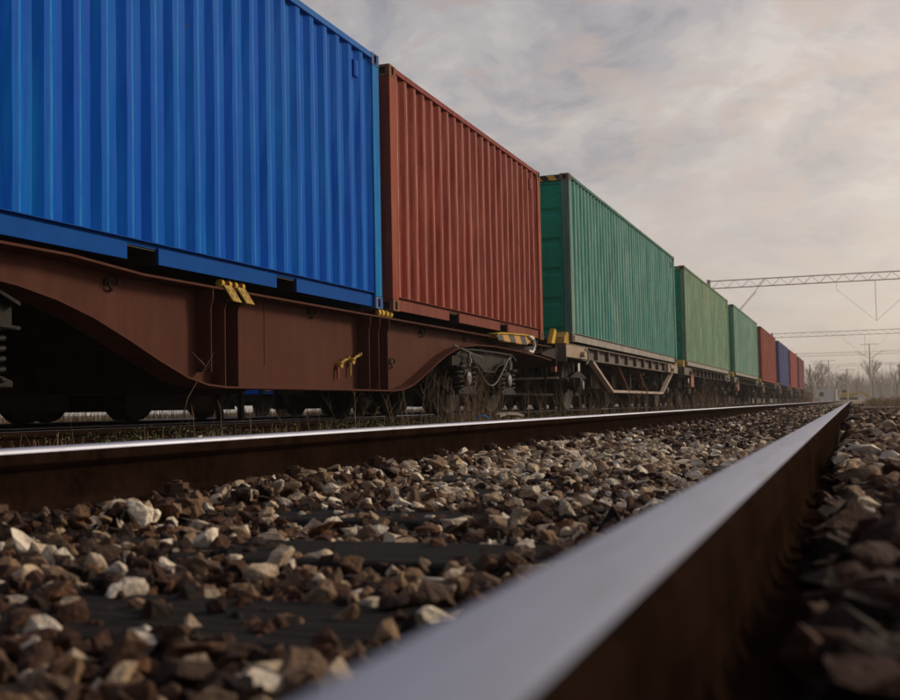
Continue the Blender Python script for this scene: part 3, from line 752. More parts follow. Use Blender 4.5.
# twist locks
def lock(y, folded=False):
    t = MB(); x = XT+1.16
    if folded:
        t.tube([(x-.02, y-.17, 1.055), (x-.02, y+.19, 1.045)], .017, 10)
        h = t.build('lock_hinge', MT['wagon'], w1, off)
        for q in (-.10, .10):
            yy = y+q
            for d in (-.055, .055):
                k = MB(); k.tube([(x-.02, yy+d-.018, 1.052), (x-.02, yy+d+.018, 1.05)], .031, 12)
                k.build('lock_collar', MT['yellow'], h, off)
            p = MB(); a = Vector((x, yy-.06, 1.035)); c1 = Vector((x+.035, yy+.03, .915))
            w_ = Vector((0, .125, -.003)); n_ = Vector((.012, .002, .004))
            p.add([a, a+w_, c1+w_, c1, a+n_, a+w_+n_, c1+w_+n_, c1+n_], [(0, 1, 2, 3), (4, 7, 6, 5), (0, 4, 5, 1), (1, 5, 6, 2), (2, 6, 7, 3), (3, 7, 4, 0)])
            pl = p.build('lock_plate', MT['gold'], h, off)
            sl_ = MB()
            for u_, v_ in ((.22, .3), (.22, .65), (.78, .3), (.78, .65)):
                c = a+n_*1.15+w_*u_+(c1-a)*v_; d_ = (c1-a)*.10; w2 = w_*.05
                sl_.add([c-w2-d_, c+w2-d_, c+w2+d_, c-w2+d_], [(0, 1, 2, 3)])
            sl_.build('plate_slot', MT['black'], pl, off)  # flat black quads stand for the shade in the slots
            MB().tube([(x-.06, yy+.02, .93), (x+.01, yy+.02, .93)], .028, 10).build('lock_stud', MT['wagon_dark'], h, off)
    else:
        t.tube([(x-.02, y-.20, 1.045), (x-.02, y+.22, 1.04)], .022, 10)
        h = t.build('lock_hinge', MT['wagon'], w1, off)
        for q in (-.13, -.03, .08, .18): MB().tube([(x-.015, y+q-.028, 1.048), (x-.015, y+q+.028, 1.046)], .036, 12).build('lock_collar', MT['yellow'], h, off)
lock(7.68, True); lock(10.68)
for yy in (4.6, 16.7):
    MB().box(XT+1.02, XT+1.15, yy-.08, yy+.08, 1.03, 1.075).build('lock_block', MT['wagon'], w1, off)
# hazard striped step cover and white handle by the far bogie
hz_ = MB(); X = XT+1.19
hz_.prism([(14.4, 1.02), (14.6, 1.05), (15.75, 1.085), (16.25, 1.085), (16.25, 1.05), (15.9, .955), (14.5, .955)], 'x', X-.10, X+.03)
hb = hz_.build('hazard_cover', MT['stripe'], w1, off, bevel=.01)
MB().band([(14.4, 1.03), (14.6, 1.055), (15.75, 1.09), (16.28, 1.09)], X-.11, X+.05, .016).build('cover_edge', MT['yellow'], hb, off)
hk = MB(); hk.tube([(X+.05, 15.95, 1.09), (X+.06, 16.15, 1.06), (X+.06, 16.22, .95), (X+.05, 16.12, .86), (X+.03, 15.98, .88)], .022, 8); hk.tube([(X-.1, 16.22, .92), (X+.06, 16.22, .92)], .03, 8)
hk.build('white_lever', MT['white'], w1, off)
fp = MB(); fp.prism([(17.42, 1.06), (17.62, 1.06), (17.78, 1.27), (17.66, 1.31)], 'x', XT+1.12, XT+1.20); fp.build('yellow_stop', MT['yellow'], w1, off, bevel=.008)
# brake changeover valves on the beam near x=350..375
for (yy, zz_, m1, m2) in ((9.88, .50, 'red', 'gold'), (10.16, .545, 'gold', 'gold')):
    q = MB(); q.tube([(XW, yy, zz_), (XW+.05, yy, zz_)], .035, 12); q.tube([(XW+.05, yy-.02, zz_+.01), (XW+.055, yy+.05, zz_+.045), (XW+.06, yy+.12, zz_+.06)], .013, 8)
    q.tube([(XW+.06, yy+.12, zz_+.06), (XW+.06, yy+.12, zz_+.085)], .022, 8)
    h = q.build('brake_handle', MT[m2], w1, off)
    r_ = MB(); r_.tube([(XW+.03, yy-.05, zz_-.02), (XW+.03, yy-.05, zz_-.14)], .012, 8); r_.build('handle_stem', MT[m1], h, off)
# air hose and hook at the wagon end
hs = MB(); hs.tube([(XT+.95, 17.9, .80), (XT+.95, 17.97, .66), (XT+.93, 18.0, .45), (XT+.88, 18.1, .36), (XT+.7, 18.2, .34)], .022, 8); hs.build('air_hose', MT['bogie'], w1, off)
MB().box(XT+1.05, XT+1.13, 17.9, 18.0, .62, .80).build('end_lamp_bracket', MT['red'], w1, off)
MB().tube([(XT+.1, 18.0, .52), (XT+1.15, 18.0, .52)], .018, 8).build('uncoupling_rod', MT['beige'], w1, off)

# --- two-axle container wagons under the 40 ft boxes
def leaf_axle(root, off, y):
    ws = wheelset(root, off, XT, y, ZT)
    for s in (-1, 1):
        x = XT+s*1.0; z = ZT+.46
        MB().box(x-.1, x+.1, y-.11, y+.11, z-.10, z+.12).build('axle_box', MT['bogie'], root, off, bevel=.01)
        MB().lathe([(0, .08), (s*.03, .075), (s*.035, .02)], (x+s*.1, y, z), 'x', 16).build('axle_cap', MT['cap'], root, off)
        sp = MB()
        for k in range(7):
            h = .62-k*.075; sp.box(x-.045, x+.045, y-h, y+h, z+.13+k*.016, z+.143+k*.016)
        sp.build('leaf_spring', MT['bogie'], root, off)
        g_ = MB(); 
        for q in (-1, 1): g_.prism([(y+q*.13, z-.18), (y+q*.16, z-.18), (y+q*.34, .86), (y+q*.22, .86)], 'x', x-.012, x+.012)
        g_.bar((x, y-.16, z-.17), (x, y+.16, z-.17), .02, .04); g_.build('axle_guard', MT['wagon_dark'], root, off)
def flat_wagon(ys, label, pal, detail):
    y0, y1 = ys-.42, ys+12.192+.42
    off = (XT, y0, ZT); root = thing('container_wagon', off, label, 'rail wagon', )
    zt = 1.125
    for s in (-1, 1):
        X = lambda a: XT+s*a
        b = MB(); b.box(*sorted((X(1.03), X(1.05))), y0+.1, y1-.1, .88, zt)
        b.box(*sorted((X(1.05), X(1.15))), y0+.1, y1-.1, zt-.02, zt); b.box(*sorted((X(1.05), X(1.15))), y0+2.2, y1-2.2, .88, .90)
        for k in range(10):
            yy = y0+1.9+k*(y1-y0-3.8)/9; b.box(*sorted((X(1.05), X(1.12))), yy-.05, yy+.05, .90, zt-.02)
        sb = b.build('side_beam', MT['wagon_dark'] if not pal else MT['wagon_grey'], root, off)
        for e, sy in ((y0, 1), (y1, -1)):   # pale boxed ends of the beam
            c = MB(); c.box(*sorted((X(1.05), X(1.175))), *sorted((e+sy*.02, e+sy*1.75)), .885, zt-.03)
            c.tube([(X(1.175), e+sy*1.2, .96), (X(1.25), e+sy*1.2, .96)], .05, 10)
            cc = c.build('beam_end', MT['beige'] if detail else MT['wagon_grey'], root, off, bevel=.006)
            MB().tube([(X(1.19), e+sy*1.50, 1.07), (X(1.22), e+sy*1.56, 1.02), (X(1.22), e+sy*1.58, .86), (X(1.2), e+sy*1.5, .80)], .018, 8).build('rope_hook', MT['pale'], cc, off)
            st = MB(); st.prism([(e+sy*.02, zt-.02), (e+sy*.42, zt-.02), (e+sy*.42, zt+.17), (e+sy*.30, zt+.19), (e+sy*.10, zt+.10)], 'x', X(.98), X(1.16))
            st.build('corner_stop', MT['gold'], root, off, bevel=.008)
        if not detail: continue
        tr = MB()    # trapezoid truss hung below the beam
        ya, yb, yc, yd = y0+2.35, y0+4.15, y1-2.5, y1-.85
        tr.bar((X(1.1), ya, .87), (X(1.1), yb, .34), .05, .10, (1, 0, 0)); tr.bar((X(1.1), yb-.03, .335), (X(1.1), yc+.03, .335), .10, .05); tr.bar((X(1.1), yc, .34), (X(1.1), yd, .87), .05, .10, (1, 0, 0))
        tr.build('truss_frame', MT['truss'], root, off)
        dg = MB()
        for q in (.25, .42, .60): dg.bar((X(.95), y0+13.0*q, .88), (X(.95), y0+13.0*q+1.15, .37), .05, .12, (1, 0, 0))
        islands(dg, 'brake_beam', MT['wagon'], root, off)
        vs_ = MB()
        for q in range(6): vs_.box(*sorted((X(.80), X(.86))), y0+3.4+q*1.05, y0+3.48+q*1.05, .42, .90)
        islands(vs_, 'underframe_post', MT['wagon_dark'], root, off)
    c = MB(); c.box(XT-.3, XT+.3, y0+.1, y1-.1, .84, 1.10)
    for k in range(8):
        yy = y0+.6+k*(y1-y0-1.2)/7; c.box(XT-1.02, XT+1.02, yy-.05, yy+.05, .92, 1.10)
    c.box(XT-.45, XT+.45, y0+5.2, y0+6.6, .42, .84); c.tube([(XT-.5, y0+7.6, .6), (XT+.5, y0+7.6, .6)], .2, 16)
    c.build('centre_sill', MT['wagon_dark'], root, off)
    for e, sy in ((y0, -1), (y1, 1)):
        MB().box(XT-1.2, XT+1.2, *sorted((e, e-sy*.02)), .80, 1.11).build('headstock', MT['wagon_grey'] if sy < 0 else MT['wagon_dark'], root, off)
        for s in (-1, 1):
            bf = MB(); bf.tube([(XT+s*.875, e, .96), (XT+s*.875, e+sy*.10, .96)], .09, 14); bf.lathe([(0, .2), (sy*.03, .2)], (XT+s*.875, e+sy*.10, .96), 'y', 20); bf.build('buffer', MT['wagon_dark'], root, off)
    leaf_axle(root, off, y0+1.55); leaf_axle(root, off, y1-1.55)
    MB().box(XT+1.16, XT+1.17, y0+1.0, y0+1.09, .66, .80).build('wagon_plate', MT['white'], root, off)
    return root
MT['wagon_grey'] = metal_dirty('grey_brown_headstock', (.10, .085, .072), (.17, .15, .13), 5, .75)
MT['truss'] = paint('pale_beige_truss', (.46, .38, .33), (.55, .50, .45), .6, .5, .5, .6, 4.4)
MT['wagon_end'] = MT['wagon_dark']
wl = ['flat wagon with pale trapezoid truss under the nearest green container', 'flat wagon carrying the faded second green container', 'flat wagon carrying the patchy third green container',
      'flat wagon carrying the dull red container behind the greens', 'flat wagon carrying the navy blue container', 'flat wagon carrying the light red container', 'flat wagon carrying the purple-brown last container']
w2 = flat_wagon(starts[0], wl[0], True, True)
w3 = flat_wagon(starts[1], wl[1], False, False)
lb_ = MB(); lb_.box(XT+1.16, XT+1.2, 33.9, 34.5, .55, .95); lb_.build('notice_board', MT['red'], w3, (XT, starts[1]-.42, ZT))
for y, lb in zip(starts[2:], wl[2:]):
    c = copy_tree(w3); c.location = (XT, y-.42, ZT); c['label'] = lb
# reddish box with white plate hanging at the second flat wagon
# ------------------------------------------------------------------ train beyond (dark gondola wagons)
def gondola(y0, Ln, label):
    off = (XB, y0, ZT); r = thing('gondola_wagon', off, label, 'rail wagon')
    b = MB(); b.box(XB-1.38, XB+1.38, y0, y0+Ln, 1.0, 1.08)
    for s in (-1, 1): b.box(*sorted((XB+s*1.36, XB+s*1.4)), y0, y0+Ln, 1.08, 2.5)
    for e in (0, Ln): b.box(XB-1.36, XB+1.36, *sorted((y0+e, y0+e+(.04 if e == 0 else -.04))), 1.08, 2.5)
    b.build('body', MT['wagon_dark'], r, off)
    k = MB()
    for i in range(9):
        yy = y0+.1+i*(Ln-.2)/8
        for s in (-1, 1): k.box(*sorted((XB+s*1.4, XB+s*1.48)), yy-.05, yy+.05, 1.0, 2.5)
    islands(k, 'side_rib', MT['wagon_dark'], r, off)
    u = MB(); u.box(XB-.9, XB+.9, y0+.5, y0+Ln-.5, .42, 1.0)
    u.box(XB+.9, XB+.96, y0+.3, y0+Ln-.3, .40, 1.0); u.build('underframe', MT['wagon_dark'], r, off)
    br = MB()
    for yb in (y0+1.9, y0+Ln-1.9):
        for s in (-1, 1):
            br.prism([(yb-1.45, ZT+.14), (yb+1.45, ZT+.14), (yb+1.45, ZT+.8), (yb-1.45, ZT+.8)], 'x', XB+s*.98-.03, XB+s*.98+.03)
    bgs = islands(br, 'bogie_frame', MT['wagon_dark'], r, off)
    for bi, yb in enumerate((y0+1.9, y0+Ln-1.9)):
        for d in (-.9, .9):
            ax = MB().tube([(XB-1, yb+d, ZT+.46), (XB+1, yb+d, ZT+.46)], .08, 10)
            for s in (-1, 1): ax.lathe([(-.06, .47), (-.03, .47), (.06, .455), (.06, .3), (-.06, .3)], (XB+s*.755, yb+d, ZT+.46), 'x', 24)
            ax.build('wheelset', MT['wheel'], bgs[bi*2], off)
    p = MB()
    for yy in (y0+Ln-.30, y0+Ln-.95): p.box(XB+1.0, XB+1.07, yy-.05, yy+.05, -.10, 1.0)
    p.bar((XB+1.03, y0+Ln-.30, .1), (XB+1.03, y0+Ln-.95, .5), .03, .03); p.bar((XB+1.03, y0+Ln-.95, .1), (XB+1.03, y0+Ln-.30, .5), .03, .03)
    p.build('end_step', MT['wheel'], r, off)
    return r
ord_ = ['first', 'second', 'third', 'fourth', 'fifth', 'sixth', 'seventh']
g0 = gondola(8.6, 7.9, 'dark gondola wagon seen under the blue container, beyond the train')
lbs = ['dark gondola wagon beyond the train, under the left edge of the blue container', 'dark gondola wagon seen behind the springs under the red container',
       'dark gondola wagon beyond the nearest green container', 'dark gondola wagon beyond the second green container', 'dark gondola wagon beyond the third green container', 'dark gondola wagon beyond the far red and navy containers']
for k_ in range(7): lbs.append('dark gondola wagon far along the back track, glimpsed between distant wheels')
for y, lb in zip((.6, 20.6, 28.6, 36.6, 44.6, 52.6)+tuple(60.6+8*q for q in range(7)), lbs):
    c = copy_tree(g0); c.location = (XB, y, ZT); c['label'] = lb
    if y > 60: c['group'] = 'far gondola wagons on the back track'
# blue box wagon on the track behind the gap
bx_ = thing('box_wagon', (-15.5, 25.6, -.1), 'bright blue wagon seen small through the gap below the brown beam', 'rail wagon'); o_ = (-15.5, 25.6, -.1)
b = MB(); b.box(-16.7, -14.3, 25.6, 31.6, .52, 2.4); bb = b.build('body', blue[0], bx_, o_)
k = MB()
for q in range(8): k.box(-14.3, -14.24, 25.7+q*.8, 25.78+q*.8, .52, 2.4)
islands(k, 'side_rib', MT['wheel'], bb, o_)
MB().prism([(26.0, .60), (26.2, .60), (26.1, .78)], 'x', -14.3, -14.28).build('yellow_mark', MT['yellow'], bb, o_)
k = MB(); k.box(-16.5, -14.4, 25.7, 31.5, .36, .52); k.box(-14.6, -14.4, 25.9, 26.6, .14, .36); k.box(-14.6, -14.4, 27.6, 28.0, .14, .36); k.build('underframe', MT['bogie'], bx_, o_)
for yy in (26.6, 30.6):
    ax = MB().tube([(-16.4, yy, .3), (-14.6, yy, .3)], .07, 10)
    for s in (-1, 1): ax.lathe([(-.06, .40), (.06, .39)], (-15.5+s*.75, yy, .29), 'x', 24)
    ax.build('wheelset', MT['wheel'], bx_, o_)

# ------------------------------------------------------------------ catenary gantries
def gantry(y, label, x0=-8.55, x1=15.5, drops=((1.62, 2.55),)):
    off = (x0, y, -.2); r = thing('catenary_gantry', off, label, 'overhead gantry')
    zt, zb2 = 7.98, 7.50
    t = MB(); h = .26
    for dy in (-h/2, h/2):
        t.tube([(x0-.1, y+dy, zt), (x1+.1, y+dy, zt)], .021, 6); t.tube([(x0+.2, y+dy, zb2), (x1+.1, y+dy, zb2)], .021, 6)
        n = int((x1-x0)/.95)
        for i in range(n):
            a = x0+.2+i*(x1-x0-.2)/n; c = x0+.2+(i+1)*(x1-x0-.2)/n; m = (a+c)/2
            t.tube([(a, y+dy, zb2), (m, y+dy, zt)], .010, 4); t.tube([(m, y+dy, zt), (c, y+dy, zb2)], .010, 4)
    t.build('truss_beam', MT['gal'], r, off)
    for xx in (x0, x1):
        m = MB(); m.box(xx-.11, xx+.11, y-.13, y-.10, -.2, zt+.1); m.box(xx-.11, xx+.11, y+.10, y+.13, -.2, zt+.1)
        for k in range(9): m.bar((xx, y-.1, .2+k*.85), (xx, y+.1, .6+k*.85), .03, .03)
        m.build('mast', MT['gal'], r, off)
    for xd, dl in drops:
        d = MB(); d.tube([(xd, y, zb2), (xd, y, zb2-dl)], .018, 6); d.tube([(xd-2.3, y, zb2-.45), (xd, y, zb2-dl)], .011, 4); d.tube([(xd+2.3, y, zb2-.45), (xd, y, zb2-dl)], .011, 4)
        d.tube([(xd-2.3, y, zb2-.45), (xd-2.3, y, zb2)], .01, 4); d.tube([(xd+2.3, y, zb2-.45), (xd+2.3, y, zb2)], .01, 4)
        q = d.build('drop_post', MT['gal'], r, off)
    return r
for y, lb in ((75, 'nearest and largest lattice catenary gantry spanning above the second green container'), (137, 'second lattice catenary gantry above the far containers'),
              (198, 'third catenary gantry, small, just above the last containers'), (262, 'farthest catenary gantry, faint in the haze')):
    gantry(y, lb)
ra = thing('cantilever_arm', (-8.6, 88, -.2), 'slanting catenary cantilever arm rising behind the third green container', 'cantilever mast'); o_ = (-8.6, 88, -.2)  # overhead-line cantilever on its own mast
MB().tube([(-8.6, 88, -.2), (-8.6, 88, 6.2)], [.14, .1], 10).build('mast', MT['gal'], ra, o_)
MB().tube([(-8.6, 88, 6.1), (-7.6, 88, 7.3), (-5.75, 88, 9.4)], .022, 6).build('arm', MT['gal'], ra, o_)
MB().tube([(-8.6, 88, 6.1), (-6.5, 88, 8.4)], .02, 4).build('stay', MT['gal'], ra, o_)
def mast(x, y, h, label, arms=True):
    o_ = (x, y, -.3); r = thing('catenary_mast', o_, label, 'overhead mast')
    MB().tube([(x, y, -.3), (x, y, h)], [.16, .09], 8).build('pole', MT['gal'], r, o_)
    a = MB(); a.tube([(x-2.2, y, h-1.2), (x, y, h-2.6)], .045, 5); a.tube([(x+2.2, y, h-1.2), (x, y, h-2.6)], .045, 5); a.tube([(x-1.4, y, h-.1), (x+1.4, y, h-.1)], .045, 5)
    a.build('bracket', MT['gal'], r, o_)
mast(3.1, 205, 9.6, 'tall pale mast with V arms right of where the rails vanish')
mast(-4.2, 240, 8.2, 'thin mast rising behind the white cabin')
mast(-.6, 190, 5.0, 'short dark post beside the yellow digger')
mast(9.3, 300, 9.0, 'faint mast in the haze before the large building')

# ------------------------------------------------------------------ far things by the vanishing point
o_ = (-4.0, 190, -.2); r = thing('site_cabin', o_, 'small white cabin with one dark window at the end of the track', 'cabin')
c = MB(); c.box(-5.2, -2.3, 190, 195, .1, 1.75); c.box(-5.3, -2.2, 189.9, 195.1, 1.75, 1.9); c.build('cabin_body', MT['white'], r, o_)
MB().box(-4.9, -4.2, 189.96, 190, .75, 1.4).build('window', MT['glass'], r, o_)
MB().box(-2.75, -2.4, 189.96, 190, .2, 1.65).build('door', MT['bluep2'] if 'bluep2' in MT else MT['gal'], r, o_)
c = MB(); c.box(-5.1, -4.7, 190.2, 190.6, -.25, .1); c.box(-2.9, -2.5, 190.2, 190.6, -.25, .1); islands(c, 'support_block', MT['concrete'], r, o_)
o_ = (-.4, 200, -.3); r = thing('yellow_digger', o_, 'small yellow track digger beside the white cabin', 'digger')
c = MB(); c.box(-1.9, .9, 199, 201.5, .1, .5); c.build('track_chassis', MT['wheel'], r, o_)
c = MB(); c.box(-1.7, .3, 199, 201.3, .55, 1.25); c.build('engine_body', MT['yellow'], r, o_)
c = MB(); c.box(-1.6, -.7, 199.1, 200.6, 1.25, 1.85); cb = c.build('cab', MT['yellow'], r, o_); MB().box(-1.5, -.8, 199.06, 199.1, 1.35, 1.75).build('cab_window', MT['glass'], cb, o_)
c = MB(); c.bar((.2, 199.6, .9), (1.3, 199.6, 1.55), .25, .3); c.bar((1.3, 199.6, 1.55), (2.2, 199.6, .9), .2, .25); c.prism([(2.0, 1.1), (2.8, 1.0), (2.5, .4), (2.0, .5)], 'y', 199.3, 199.9); c.build('boom', MT['yellow'], r, o_)
o_ = (-4.2, 105, -.2); r = thing('marker_block', o_, 'low white trackside block with orange end by the train', 'marker')
# line of sight position of the little white and orange block
c = MB(); c.box(-3.15, -2.45, 100, 100.6, -.18, .26); c.build('white_block', MT['white'], r, o_)
MB().box(-3.42, -3.15, 100, 100.6, -.18, .20).build('orange_end', MT['orange'], r, o_)
def slab(x, y, sx, sy, rz, name, label, mat, h=.05, z=-.16):
    o = MB().box(-sx/2, sx/2, -sy/2, sy/2, -h/2, h/2).build(name, mat, bevel=.012); o.location = (x, y, z); o.rotation_euler = (.02, .01, rz); return tag(o, label, 'concrete slab')
slab(.75, 18.0, 1.3, .25, .06, 'concrete_kerb', 'pale concrete strip lying in weeds right of the near rail, far', MT['concrete'], .07, -.085)
slab(.62, 4.2, .55, .45, .2, 'concrete_slab', 'flat pale concrete slab on the stones at the right edge', MT['concrete'], .07, -.095)
def litter(pts, name, label, mat, w, cat):
    b = MB(); 
    for i, (p, q) in enumerate(zip(pts, pts[1:])): b.bar(p, q, w, w*.35)
    c = Vector(pts[0]); return tag(b.build(name, mat, None), label, cat)
litter([(-3.95, 12.0, -.06), (-3.9, 12.03, -.02), (-3.85, 12.1, -.055)], 'plastic_scrap', 'blue plastic scrap behind the left rail', MT['bluep'], .05, 'litter')
litter([(-3.9, 12.6, -.04), (-3.85, 12.75, -.015), (-3.8, 12.95, -.02), (-3.75, 13.1, -.05)], 'cardboard_scrap', 'crumpled tan scrap behind the left rail, beside the blue one', MT['concrete'], .09, 'litter')

# ------------------------------------------------------------------ weeds, grass
def weeds(spec, name, mat, label, cat='weeds', leaf=None):
    b = MB(); rr = random.Random(hash(name) % 1000 if 0 else len(name)*31)
    for (x0, x1, y0, y1, n, h0, h1, z, br, r) in spec:
        for i in range(n):
            x, y = rr.uniform(x0, x1), rr.uniform(y0, y1); h = h0+(h1-h0)*rr.random()**1.8
            a = rr.uniform(0, 6.28); ln = rr.uniform(.02, .45)
            pts = [Vector((x+math.cos(a)*ln*h*(t**1.6), y+math.sin(a)*ln*h*(t**1.6), z+h*t*(1-.15*ln*t))) for t in (0, .35, .7, 1)]
            b.tube(pts, [r, r*.8, r*.55, r*.25], 3, False)
            for k in range(int(br*rr.random()*2)):
                t = rr.uniform(.3, .95); i0 = min(2, int(t*3)); p = pts[i0].lerp(pts[i0+1], t*3-i0); a2 = rr.uniform(0, 6.28); l2 = h*rr.uniform(.12, .35)
                q = p+Vector((math.cos(a2)*l2*.6, math.sin(a2)*l2*.6, l2*.8)); b.tube([p, (p+q)/2+Vector((0, 0, -.02*l2)), q], [r*.6, r*.4, r*.2], 3, False)
    return tag(b.build(name, mat), label, cat, kind='stuff')
weeds([(-4.75, -3.0, 5.5, 9, 45, .08, .30, -.17, 3, .003), (-4.75, -3.1, 9, 16, 100, .12, .62, -.17, 4, .004), (-4.6, -4.2, 12.2, 14.2, 85, .2, .8, -.17, 3, .0045),
       (-4.75, -3.2, 16, 34, 150, .15, .7, -.17, 5, .006), (-4.75, -3.6, 32.0, 38, 80, .3, 1.0, -.17, 5, .009), (-4.75, -3.5, 38, 75, 90, .2, .6, -.17, 4, .012)],
      'dry_weeds', MT['drystem'], 'tall dry brown weed stems between the left rail and the wagons')
weeds([(-4.7, -2.6, 4, 16, 900, .05, .16, -.17, 0, .003), (-20, -11.9, 8, 40, 5200, .12, .42, -.17, 0, .009), (.9, 6, 6, 30, 3200, .05, .28, -.22, 1, .004), (.42, 4, 6.5, 14, 1500, .05, .2, -.2, 1, .004), (.30, 4, 13, 40, 5200, .08, .34, -.22, 1, .006), (.9, 14, 30, 110, 5200, .12, .5, -.22, 1, .014), (-4.6, -1.9, 20, 70, 700, .04, .12, -.17, 0, .006)],
      'dry_grass', MT['drygrass'], 'straw coloured dry grass along and beyond the tracks', 'grass')
def leaves():
    b = MB(); rr = random.Random(3)
    for (x0, x1, y0, y1, n, s, zt_) in ((-4.4, -2.4, 3.5, 12, 5200, .013, .15), (-4.5, -3.0, 12, 40, 2600, .018, .14), (.35, 3.5, 7, 26, 3200, .02, .13)):
        for i in range(n):
            cx = rr.uniform(x0, x1); cy = rr.uniform(y0, y1)
            if math.sin(cx*3.1+cy*2.3)+math.sin(cy*5.1-cx) < rr.uniform(-1.2, 1.2): continue
            h = -.17+zt_*rr.random()**1.4
            for k in range(3):
                c = Vector((cx+rr.gauss(0, .015), cy+rr.gauss(0, .015), h+rr.gauss(0, .006))); a = Vector((rr.gauss(0, 1), rr.gauss(0, 1), rr.gauss(0, .5))).normalized()*s*rr.uniform(.7, 1.5)
                w = a.cross(Vector((rr.gauss(0, .4), rr.gauss(0, .4), 1))).normalized()*s*.45
                b.add([c, c+a*.5+w, c+a, c+a*.5-w], [(0, 1, 2, 3)])
    return tag(b.build('green_ground_plants', MT['green']), 'low green weeds growing behind the left rail and by the verge', 'plants', kind='stuff')
leaves()
for (x, y, h, sd, lb) in ((-4.15, 6.35, .75, 1, 'single tall dry weed stalk before the arch under the blue container'), (-4.4, 13.35, .95, 2, 'thickest clump of tall dry weeds before the coil springs'),
                          (-4.3, 35.2, 1.15, 3, 'forked woody dead shrub before the gap between the first two green containers')):
    rr = random.Random(sd); b = MB(); n = (1, 9, 6)[sd-1]
    for i in range(n):
        a = rr.uniform(0, 6.28); l = rr.uniform(.05, .4)*h; pts = [(.03*rr.gauss(0, 1), .03*rr.gauss(0, 1), 0), (math.cos(a)*l*.3, math.sin(a)*l*.3, h*.45), (math.cos(a)*l, math.sin(a)*l, h*rr.uniform(.7, 1))]
        r_ = .005 if sd < 3 else .018
        b.tube(pts, [r_, r_*.8, r_*.3], 5)
        for k in range(4):
            t = rr.uniform(.4, 1); p = Vector(pts[1]).lerp(Vector(pts[2]), t); a2 = rr.uniform(0, 6.28); q = p+Vector((math.cos(a2), math.sin(a2), 1.0))*h*rr.uniform(.05, .16); b.tube([p, q], [r_*.5, r_*.2], 4)
    o = b.build('dry_weed', MT['drystem']); o.location = (x, y, -.17); tag(o, lb, 'dry weed')

# ------------------------------------------------------------------ trees, bushes, hills and buildings in the haze
def tree_mesh(seed, h, spread, depth=5):
    rr = random.Random(seed); b = MB(); tw = MB()
    def grow(p, d, ln, r, lv):
        q = p+d*ln*.5+Vector((rr.gauss(0, .04), rr.gauss(0, .04), 0))*ln; e = q+(d+Vector((rr.gauss(0, .12), rr.gauss(0, .12), .08))).normalized()*ln*.5
        (b if lv < 2 else tw).tube([p, q, e], [r, r*.85, r*.65], 5 if lv < 2 else 3, False)
        if lv >= depth: return
        for k in range(rr.choice((3, 3, 4)) if lv else 5):
            a = rr.uniform(0, 6.28); t = rr.uniform(.25, spread); nd = (d+Vector((math.cos(a)*t, math.sin(a)*t, rr.uniform(-.05, .35)))).normalized()
            s = p.lerp(e, rr.uniform(.55, 1.)) if k else e
            grow(s, nd, ln*rr.uniform(.55, .8), r*.55, lv+1)
    grow(Vector((0, 0, -.3)), Vector((0, 0, 1)), h*.3, h*.016, 0); return b, tw
protos = []
def place_tree(i, kind, x, y, s, label, group=None):
    h = (12, 9, 14)[kind]
    if len(protos) <= kind or protos[kind] is None: pass
    r = thing('bare_tree', (x, y, -.3), label, 'tree', group); r.scale = (s, s, s); r.rotation_euler = (0, 0, i*1.7)
    key = kind
    if key not in TM:
        a, c = tree_mesh(40+kind, h, (.75, .9, .5)[kind]); t1 = a.build('trunk', MT['bark'], r); t2 = c.build('crown', MT['bark'], r); TM[key] = (t1, t2)
    else:
        for q in TM[key]:
            d = q.copy(); COL.objects.link(d); d.parent = r
    return r
TM = {}
spots = [(-7.3, 230, .68, 2), (-6.5, 245, 1.05, 0), (-3.6, 290, 1.1, 1), (-1.2, 330, 1.0, 0), (1.5, 300, .9, 1), (4.6, 280, .95, 2), (7.5, 340, 1.1, 1), (11, 310, 1.0, 0), (-14, 260, 1.2, 0),
         (13.2, 230, .8, 1), (10.0, 160, .55, 1), (6.5, 130, .45, 0), (17, 330, 1.1, 2), (-7.8, 320, 1.2, 1), (-18, 300, 1.1, 2), (8.8, 95, .35, 1)]
GT = 'bare winter trees in the haze'
for i, (x, y, s, k) in enumerate(spots):
    lb = {0: 'hazy upright bare tree just right of the last container', 4: None, 10: 'small bare tree on the verge at the right edge, mid distance', 15: 'nearest leafless shrubby tree at the right edge of the verge', 11: 'low bare tree in the weeds right of the vanishing rails'}.get(i) or {1: 'slender hazy bare tree above the brown bushes', 2: 'low broad bare tree directly above the white cabin', 3: 'faint distant bare tree over the yellow digger', 5: 'tall narrow bare tree between the vanishing rails and the far building',
        8: 'bare tree hidden mostly behind the last containers', 9: 'bare tree before the large hazy building', 12: 'bare tree at the far right beyond the flyover', 6: 'squat bare tree before the bridge deck', 7: 'round crowned bare tree beneath the flyover end', 13: 'bare tree between the brown bushes and the cabin, farthest back', 14: 'bare tree farthest left, hidden behind the train end'}.get(i, 'pale bare winter tree fading into the haze at the end of the tracks')
    place_tree(i, k, x, y, s, lb, GT if 'fading' in lb else None)
